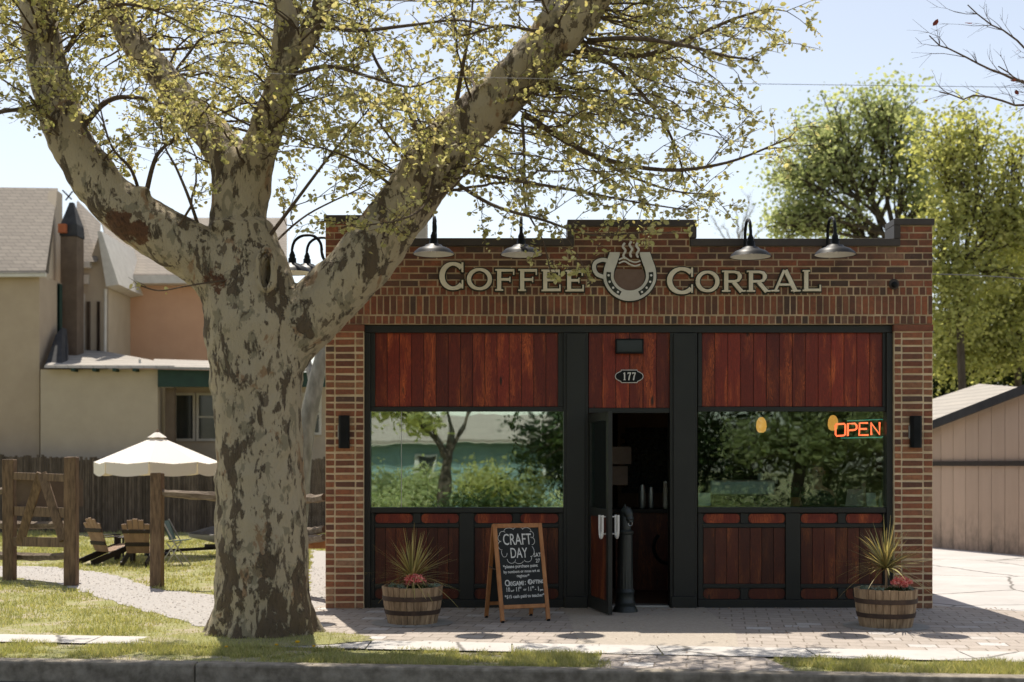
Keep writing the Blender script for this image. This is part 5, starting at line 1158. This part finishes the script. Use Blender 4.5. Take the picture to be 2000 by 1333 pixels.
# lip of the knot hole, branch collars and stubs
kh = TP(519, 528, -.40)
m.tube([kh + Vector((.062 * math.cos(a) + .012, -.01, .175 * math.sin(a))) for a in np.linspace(0, 2 * math.pi, 21)], .048, 8, cap=False)
for px, py, w, dy in ((430, 440, 34, -.25), (275, 375, 36, -.3), (868, 300, 60, -.15), (1090, 70, 70, -.1), (155, 230, 34, -.3), (238, 445, 46, -.25)): m.ball(TP(px, py, dy), rr(w), 8, (1.2, .8, .8))
tmp = m.build('tmp', M['bark']); sk = tmp.modifiers.new('r', 'REMESH'); sk.mode = 'VOXEL'; sk.voxel_size = .026; sk.use_smooth_shade = True
sm = tmp.modifiers.new('s', 'SMOOTH'); sm.factor = .6; sm.iterations = 7
tex = bpy.data.textures.new('lumps', 'CLOUDS'); tex.noise_scale = .22; tex.noise_depth = 2
dp = tmp.modifiers.new('d', 'DISPLACE'); dp.texture = tex; dp.strength = .055; dp.mid_level = .5; dp.texture_coords = 'LOCAL'
cutm = MB(); cutm.ball(kh + Vector((0, .02, -.005)), .165, 14, (.34, 2.0, 1.0)); cut = cutm.build('cut', M['bark'])
bo_ = tmp.modifiers.new('b', 'BOOLEAN'); bo_.operation = 'DIFFERENCE'; bo_.object = cut; bo_.solver = 'EXACT'
dg = bpy.context.evaluated_depsgraph_get(); dg.update(); me = bpy.data.meshes.new_from_object(tmp.evaluated_get(dg)); bpy.data.objects.remove(tmp); bpy.data.objects.remove(cut)
me.materials.clear(); me.transform(Matrix.Translation(-Vector(syc.location))); link('trunk', me, M['bark'], syc, smooth=True)

T = Tw(); random.seed(21)
allp = [p for L_ in Lb for p in L_[4:]]
def near(q, maxz=99):
    best = min(allp, key=lambda p: (p - q).length + max(0, p.z - q.z) * .6 + random.uniform(0, .5)); return best
def region_ok(px, py):
    lim = np.interp(px, [-50, 60, 140, 240, 420, 560, 700, 800, 1000, 1150, 1300, 1420, 1540], [320, 330, 300, 400, 430, 440, 420, 440, 470, 540, 500, 400, 380]); return py < lim
# main secondary branches traced from the picture: from, via, to (px, py, dy), radius px, leaf density
man = [((1022, 222, -.1), (1150, 300, -.3), (1290, 332, -.6), (1420, 318, -.8), (1545, 268, -.9), 9), ((1022, 226, -.1), (1090, 262, .3), (1200, 330, .6), (1310, 372, .7), (1400, 380, .8), 7),
       ((1140, 95, -.1), (1260, 108, -.3), (1380, 60, -.5), (1440, 35, -.6), (1510, 15, -.8), 9), ((1120, 100, -.1), (1200, 130, .3), (1290, 230, .5), (1330, 320, .6), (1330, 350, .6), 8),
       ((1150, 80, 0), (1240, 75, -.8), (1340, 90, -1.3), (1420, 110, -1.6), (1480, 118, -1.8), 8), ((1020, 232, -.1), (1024, 300, -.4), (1026, 400, -.6), (1060, 470, -.7), (1078, 545, -.75), 5),
       ((905, 335, -.1), (1000, 352, -.7), (1120, 372, -1.0), (1240, 395, -1.2), (1352, 412, -1.2), 6), ((880, 350, 0), (960, 400, -.8), (1060, 430, -1.0), (1160, 460, -1.1), (1280, 450, -1.1), 6),
       ((828, 290, .0), (790, 200, .2), (740, 130, .3), (712, 60, .4), (690, -30, .5), 8), ((890, 210, 0), (902, 140, -.2), (915, 70, -.3), (922, 20, -.3), (925, -60, -.3), 7),
       ((520, 470, -.1), (580, 390, -.2), (640, 310, -.3), (690, 250, -.3), (740, 190, -.3), 6), ((530, 480, 0), (600, 420, .5), (700, 370, .8), (780, 330, .9), (840, 290, 1), 4),
       ((285, 380, -.2), (300, 320, -.3), (318, 290, -.4), (380, 240, -.5), (430, 180, -.6), 8), ((272, 375, -.2), (255, 330, -.4), (220, 290, -.6), (200, 230, -.7), (190, 170, -.8), 6),
       ((165, 245, -.25), (200, 205, -.4), (240, 190, -.5), (310, 200, -.7), (380, 235, -.9), 10), ((390, 450, -.1), (370, 390, -.3), (345, 330, -.4), (320, 280, -.5), (310, 200, -.5), 6),
       ((130, 100, -.2), (170, 40, -.4), (230, 10, -.7), (300, 20, -.9), (380, 60, -1.0), 8), ((110, 180, -.25), (60, 210, -.6), (0, 220, -.9), (-60, 250, -1.1), (-120, 290, -1.2), 8),
       ((560, 150, -.2), (640, 130, -.5), (720, 150, -.8), (800, 170, -.9), (860, 150, -1), 7), ((620, 50, -.3), (700, 60, -.6), (800, 50, -.9), (900, 40, -1.0), (980, 60, -1.1), 7),
       ((1130, 40, -.1), (1050, 60, -.5), (980, 50, -.7), (900, 70, -.8), (820, 60, -.9), 6), ((800, 390, 0), (720, 330, -.3), (660, 300, -.5), (600, 280, -.6), (560, 260, -.7), 5),
       ((470, 545, -.2), (410, 552, -.5), (360, 560, -.7), (310, 568, -.75), (268, 556, -.8), 3), ((850, 330, -.1), (830, 400, -.5), (780, 430, -.8), (700, 440, -1), (640, 430, -1.1), 4)]
for it in man:
    w = it[-1]; pts = smoothpath([TP(*q) for q in it[:-1]], 6); n = len(pts); T.m.tube(pts, [max(.006, rr(w * 1.35) * (1 - .8 * i / n)) for i in range(n)], 6, cap=False); Lt = sum((pts[i + 1] - pts[i]).length for i in range(n - 1))
    for _ in range(int(Lt / (.155 if w > 3 else .5))):
        i = int(random.uniform(.18, 1) * (n - 2)); d = (pts[i + 1] - pts[i]).normalized(); q = d.cross(Vector((random.gauss(0, 1), random.gauss(0, 1), random.gauss(0, 1)))).normalized(); ln = random.uniform(.2, .75) * (1.1 - .5 * i / n) * (.45 if w <= 3 else 1)
        e = pts[i] + (d * random.uniform(.5, 1.1) + q * random.uniform(.4, .9) + Vector((0, 0, .15))).normalized() * ln
        if ln > .42: T.branch(pts[i], e, .008, .06, 1.1, 3, .3, .08)
        else: T.twig(pts[i], e, 3, ln)
    T.twig(pts[-3], pts[-1], 4, .3)
cnt = 0
while cnt < 300:
    z_ = random.random()
    if z_ < .56: px, py = random.uniform(-160, 720), random.uniform(-260, 330)
    elif z_ < .86: px, py = random.uniform(560, 1340), random.uniform(-260, 400)
    else: px, py = random.uniform(1200, 1480), random.uniform(-260, 330)
    dy = random.uniform(-1.7, 2.2)
    if not region_ok(px, py + 25): continue
    q = TP(px, py, dy)
    if q.y > -.35 and q.z < 4.9: continue
    a = near(q); L = (q - a).length
    if L < .35 or L > 3.4: continue
    T.branch(a, q, .010 + .006 * L, random.uniform(-.05, .2), 1.0, 3, .48, .07); cnt += 1
# keep twigs and leaves out of the shop
lv = np.array(T.leaves); cl = ~((lv[:, 1] > -.3) & (lv[:, 2] < 4.42) & (lv[:, 0] > -2.2)); lv = lv[cl]
px_ = 1000 + F * lv[:, 0] / (lv[:, 1] + DC); py_ = HY - F * (lv[:, 2] - HC) / (lv[:, 1] + DC)
lim = np.interp(px_, [-50, 60, 140, 240, 420, 560, 700, 800, 1000, 1150, 1300, 1420, 1560, 1600], [350, 350, 330, 400, 440, 470, 450, 470, 520, 570, 530, 460, 330, 200])
keep = (py_ < lim) | (rng.random(len(lv)) < .15); lv = lv[keep]
print('leaves', len(lv))
T.m.build('limb_branches', M['twig'], syc, smooth=True, fixn=False); T.tw.build('twigs', M['twig'], syc, fixn=False)
leaf_mesh('crown', lv, .048, M['leaf'], syc)

def bgtree(name, lab, base, trunk_r, forks, blobs, nleaf, size, lm, bmt='barkd', cat='tree', group=None, clump=.35, sub=3):
    t = thing(name, lab, cat, base, group); m = MB(); base = Vector(base); L = []; ends = []
    fk = Vector(forks); m.tube(smoothpath([base - Vector((0, 0, .1)), base.lerp(fk, .5) + Vector((random.gauss(0, .08), random.gauss(0, .08), 0)), fk], 5), [trunk_r * (1 - .04 * i) for i in range(11)], 10, jit=.04)
    for (c, r) in blobs:
        c = Vector(c); r = Vector(r); s0 = fk.lerp(base, random.uniform(0, .25)) if random.random() < .5 else fk
        pts = T.curve(s0, c, .03, 8, .05); m.tube(pts, [trunk_r * .40 * (1 - .82 * i / 8) for i in range(9)], 7, cap=False)
        for _ in range(int(10 * sub)):
            d = Vector((random.gauss(0, 1), random.gauss(0, 1), random.gauss(.3, 1))).normalized(); e = c + Vector((d.x * r.x, d.y * r.y, d.z * r.z)) * random.uniform(.6, 1.0); i = random.randint(4, 8); pp_ = T.curve(pts[i], e, .05, 5, .06); m.tube(pp_, [trunk_r * .14 * (1 - .8 * k / 5) + .004 for k in range(6)], 4, cap=False); ends.append((pp_, r))
    for _ in range(nleaf // 24):
        pp_, r = random.choice(ends); c = random.choice(pp_[2:]) + Vector((random.gauss(0, 1), random.gauss(0, 1), random.gauss(0, 1))) * .22; s = clump * random.uniform(.5, 1.2)
        L.append(rng.normal(size=(24, 3)) * np.array([s, s, s * .6]) + np.array(c))
    m.build('trunk', M[bmt], t, smooth=True, fixn=False)
    if nleaf: leaf_mesh('crown', np.concatenate(L), size, M[lm], t)
    return t
def B(px, py, Y, rx, rz, ry=None): s = (Y + DC) / F; return (P(px, py, Y), (rx * s, (ry or rx) * s, rz * s))
random.seed(31)
Y = 26
bgtree('broadleaf_tree', 'rounded green leafy tree rising over the right end of the shop roof', (P(1755, 0, Y).x, Y, 0), .22, P(1745, 470, Y),
       [B(1640, 250, Y, 90, 70), B(1740, 240, Y, 80, 60), B(1590, 330, Y, 70, 60), B(1690, 330, Y + .5, 80, 70), B(1790, 310, Y, 50, 70), B(1560, 420, Y, 55, 60), B(1640, 430, Y + .6, 60, 60), B(1700, 215, Y, 70, 40), B(1545, 350, Y, 45, 50), B(1530, 440, Y, 40, 40), B(1810, 400, Y, 50, 60), B(1600, 270, Y + 1, 60, 50)], 15000, .135, 'leafg', clump=.36)
Y = 22
bgtree('yellow_green_tree', 'wispy yellow green tree behind the shed, right of the rounded tree', (P(1880, 0, Y).x, Y, 0), .14, P(1870, 520, Y),
       [B(1870, 330, Y, 60, 70), B(1930, 400, Y, 60, 80), B(1860, 440, Y, 50, 60), B(1985, 330, Y, 50, 80), B(1950, 540, Y, 60, 60), B(1850, 560, Y, 40, 60), B(2050, 450, Y, 60, 100), B(1840, 270, Y, 60, 50), B(1900, 260, Y, 60, 50), B(1830, 500, Y, 30, 60), B(1990, 440, Y, 50, 60), B(1870, 620, Y, 50, 60)], 18000, .12, 'leafy', clump=.38, bmt='barkd')
Y = 24
bgtree('yellow_green_tree', 'pale green sunlit tree at the right edge, behind the shed roof', (P(2010, 0, Y).x, Y, 0), .14, P(1990, 620, Y), [B(1900, 620, Y, 60, 60), B(1970, 610, Y, 60, 60), B(1840, 660, Y, 40, 50), B(2020, 560, Y, 60, 80), B(1960, 500, Y, 60, 60), B(1870, 700, Y, 60, 50), B(1960, 700, Y, 60, 40)], 14000, .135, 'leafy', clump=.36)
Y = 27
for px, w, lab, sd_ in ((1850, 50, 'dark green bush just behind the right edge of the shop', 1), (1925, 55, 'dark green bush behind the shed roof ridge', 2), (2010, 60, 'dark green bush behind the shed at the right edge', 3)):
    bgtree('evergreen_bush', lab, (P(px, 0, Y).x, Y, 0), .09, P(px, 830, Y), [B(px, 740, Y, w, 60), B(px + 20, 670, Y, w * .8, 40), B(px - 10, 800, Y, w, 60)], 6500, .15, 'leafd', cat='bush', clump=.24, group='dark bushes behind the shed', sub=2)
def bare(name, lab, base, fork, targets, r, leafy=0, mat='twig'):
    t = thing(name, lab, 'tree', base); m = MB(); w = MB(); base = Vector(base); fk = Vector(fork); m.tube([base - Vector((0, 0, .1)), base.lerp(fk, .5) + Vector((.05, 0, 0)), fk], [r, r * .85, r * .7], 10); rl = []
    for q in targets:
        pts = T.curve(fk, q, .06, 16, .05); L = (Vector(q) - fk).length; m.tube(pts, [r * .42 * (1 - .85 * i / 16) + .004 for i in range(17)], 6, cap=False)
        for _ in range(int(L * 6)):
            i = random.randint(4, 15); d = (pts[i + 1] - pts[i]).normalized(); s = d.cross(Vector((random.gauss(0, 1), random.gauss(0, 1), random.gauss(0, 1)))).normalized(); ln = L * random.uniform(.05, .22); e = pts[i] + (d + s * .7).normalized() * ln
            p2 = T.curve(pts[i], e, .03, 5, .05); w.tube(p2, [.008 * r / .1 + .002, .006 * r / .1 + .002, .005 * r / .1 + .0015, .003, .002, .001], 3, cap=False)
            for _ in range(3):
                j = random.randint(1, 4); d2 = (p2[j + 1] - p2[j]).normalized(); s2 = d2.cross(Vector((random.gauss(0, 1), random.gauss(0, 1), random.gauss(0, 1)))).normalized(); w.tube([p2[j], p2[j] + (d2 + s2 * .7).normalized() * ln * .4], [.003 * r / .1 + .001, .0015], 3, cap=False)
            if random.random() < leafy: rl.append(tuple(e))
    m.build('trunk', M[mat], t, smooth=True, fixn=False); w.build('twigs', M[mat], t, fixn=False)
    if rl: leaf_mesh('leaves', rl, .10, M['leafr'], t)
Y = 3.5
bare('bare_tree', 'bare branches with a few dark red leaves reaching in at the top right corner', (P(2330, 0, Y).x, Y, 0), P(2230, 330, Y), [P(1835, 180, Y), P(1950, 130, Y - .5), P(1815, 70, Y), P(1890, 10, Y + .4), P(2040, -60, Y), P(2150, -100, Y + 1)], .06, .2)
Y = 60
bare('bare_tree', 'faint bare tree far behind the shop roof between sign and green tree', (P(1440, 0, Y).x, Y, 0), P(1440, 520, Y), [P(1390, 420, Y), P(1430, 390, Y), P(1475, 400, Y), P(1500, 440, Y), P(1410, 440, Y + 2), P(1460, 380, Y - 1)], .14, 0, 'barkg')
Y = 12.5
t = thing('pale_trunk_tree', 'leaning pale grey tree trunk behind the big sycamore, beside the shop corner', 'tree', P(578, 1060, Y)); m = MB(); pts = smoothpath([P(578, 1064, Y), P(590, 900, Y), P(606, 800, Y), P(628, 700, Y), P(660, 600, Y), P(690, 520, Y)], 5); m.tube(pts, [.22 - .005 * i for i in range(len(pts))], 14, jit=.05); m.tube([pts[12], P(600, 700, Y + .5), P(602, 610, Y + .8)], [.10, .07, .03], 8, cap=False)
m.build('trunk', M['barkg'], t, smooth=True, fixn=False)
# across the street: what the shop windows mirror
random.seed(5)
for i, (x, y, h, r, lm) in enumerate(((-15, -26, 7, 2.6, 'leafg'), (-8.5, -30, 8.5, 3.0, 'leafd'), (-2.2, -27, 7.5, 2.4, 'leafg'), (4, -31, 9, 3.0, 'leafd'), (8.8, -26.5, 7.5, 2.6, 'leafg'), (15, -30, 8, 3.0, 'leafy'))):
    bgtree('street_tree', ['leafy tree across the street at the far left', 'tall dark tree across the street, left of the middle', 'green tree straight across the street', 'tall dark tree across the street, right of the middle', 'green tree across the street on the right', 'yellow green tree across the street at the far right'][i],
           (x, y, -.11), .24, (x + .2, y, h * .25), [((x + random.uniform(-1, 1) * r * .8, y + random.uniform(-1, 1), h * f), (r * .8, r * .75, h * .15)) for f in ((.44, .55, .7, .84) if -9 < x < 1 else (.28, .36, .44, .55, .7, .84, .4))], 4500 if -9 < x < 1 else 14000, .17, lm if x > 1 or x < -9 else 'leafy', clump=.30, group='trees across the street', sub=2)
for i, x in enumerate(np.arange(-20, 21, 3.2)):
    t = thing('hedge_shrub', 'low clipped shrub of the hedge across the street', 'shrub', (x, -23, -.11), 'hedge across the street'); C = rng.normal(size=(2600, 3)) * np.array([.8, .35, .22 + .1 * random.random()]) + np.array([x, -23, .35]); C[:, 2] = np.maximum(C[:, 2], -.05); leaf_mesh('foliage', C, .10, M['leafg' if i % 3 else 'leafd'], t); m = MB(); m.tube([(x, -23, -.15), (x, -23, .6)], .05, 6); m.build('stem', M['barkd'], t)
hb = thing('clapboard_house', 'blue green clapboard house across the street behind the trees', 'house', (1, -38, -.11)); m = MB()
for k in range(17): m.box(-9, 3.5, -38, -37.96 + .02 * (k % 2), -.11 + k * .15, .04 + k * .15)
m.build('wall', mk('blue_green_clapboard', (.22, .33, .33), (.19, .29, .29), 3, .8, .1), hb); m = MB(); m.prism([(-9.5, -37.5, 2.45), (4, -37.5, 2.45), (4, -42, 3.6), (-9.5, -42, 3.6)], (0, 0, .12)); m.build('roof', M['shingle'], hb)
for k, x in enumerate((-7, -3.4, 1.6)):
    m = MB(); m.box(x - .4, x + .4, -37.9, -37.85, 1.1, 2.0); f = m.build('window', M['white'], hb); m = MB(); m.box(x - .34, x + .34, -37.845, -37.84, 1.16, 1.94); m.build('pane', M['pane'], f)
for i, (x, y, h, lm) in enumerate(((-6.5, -33, 1.3, 'leafy'), (-3.6, -32, .9, 'leafg'), (-.6, -33, 1.2, 'leafy'), (2.4, -32, 2.6, 'leafd'), (5.6, -28, 3.8, 'leafd'), (7.6, -27.4, 4.4, 'leafd'), (10.2, -28, 4.2, 'leafg'), (12.6, -27.6, 4.4, 'leafd'), (15.2, -28.4, 4.2, 'leafg'))):
    t = thing('lilac_bush', 'big leafy bush across the street at %s' % ('the far left', 'left, low and dark', 'the left of the middle', 'the middle, dark', 'the right of the middle', 'the right, tall and dark', 'the right, tall and green', 'the far right, dark', 'the far right end, green')[i], 'bush', (x, y, -.11), 'bushes across the street'); L_ = []
    for k in range(26): s = .34; c = np.array([x + random.gauss(0, .85), y + random.gauss(0, .5), h * random.uniform(.08, .95)]); L_.append(rng.normal(size=(230, 3)) * s + c)
    L_ = np.concatenate(L_); L_[:, 2] = np.maximum(L_[:, 2], -.05); leaf_mesh('foliage', L_, .13, M[lm], t); m = MB(); m.tube([(x, y, -.15), (x, y, h * .6)], .07, 6); m.build('stem', M['barkd'], t)
# dandelions in the verge
for i, (px, py, lab) in enumerate(((442, 1276, 'yellow dandelion in the verge left of the trunk shadow'), (540, 1272, 'small yellow dandelion in the trunk shadow'), (581, 1266, 'largest yellow dandelion at the foot of the sycamore'), (613, 1275, 'yellow dandelion at the right edge of the trunk shadow'))):
    g = G(px, py); t = thing('dandelion', lab, 'flower', g, 'dandelions in the verge'); m = MB(); m.tube([g, g + Vector((0, 0, .05))], .002, 4); m.build('stem', M['leafg'], t); m = MB(); m.ball(g + Vector((0, 0, .055)), .016 if i != 2 else .022, 6, (1, 1, .5)); m.build('flower_head', M['dandelion'], t)
# fallen litter and debris at the foot of the front
m = MB()
for _ in range(420):
    x, y = random.uniform(-2.2, 5.5), random.uniform(-4.2, -.05) if random.random() < .6 else random.uniform(-.25, -.03); a = random.uniform(0, 6.28); s = random.uniform(.006, .02); m.add([(x + math.cos(a) * s, y + math.sin(a) * s, .021), (x - math.sin(a) * s * .5, y + math.cos(a) * s * .5, .028), (x - math.cos(a) * s, y - math.sin(a) * s, .021), (x + math.sin(a) * s * .5, y - math.cos(a) * s * .5, .022)], [(0, 1, 2), (0, 2, 3)])
m.build('leaf_litter', M['leafr'] if False else M['slat'], label='bits of dry leaf litter scattered on the pavers', cat='leaf litter', kind='stuff', fixn=False)

# loose stones on and along the gravel path
n = 9000; x = rng.uniform(-9, -1.9, n); y = rng.uniform(-2.2, 6, n); k = inpoly(x, y, path_poly); x, y = x[k], y[k]; n = len(x); s_ = rng.uniform(.006, .02, n); a = rng.uniform(0, 6.28, n)
V = np.zeros((n, 4, 3)); 
for i in range(3): V[:, i, 0] = x + np.cos(a + i * 2.09) * s_; V[:, i, 1] = y + np.sin(a + i * 2.09) * s_; V[:, i, 2] = .003
V[:, 3, 0] = x; V[:, 3, 1] = y; V[:, 3, 2] = .004 + s_ * .8
b_ = np.arange(n)[:, None] * 4; me = np_mesh('loose_stones', V.reshape(-1, 3), np.concatenate([b_ + np.array([0, 1, 3]), b_ + np.array([1, 2, 3]), b_ + np.array([2, 0, 3])]), 3)
setp(link('loose_stones', me, mk('path_stones', (.42, .39, .36), (.25, .23, .21), 30, .95, 0, isl=.4)), 'small loose grey stones scattered over the gravel path', 'gravel', kind='stuff')
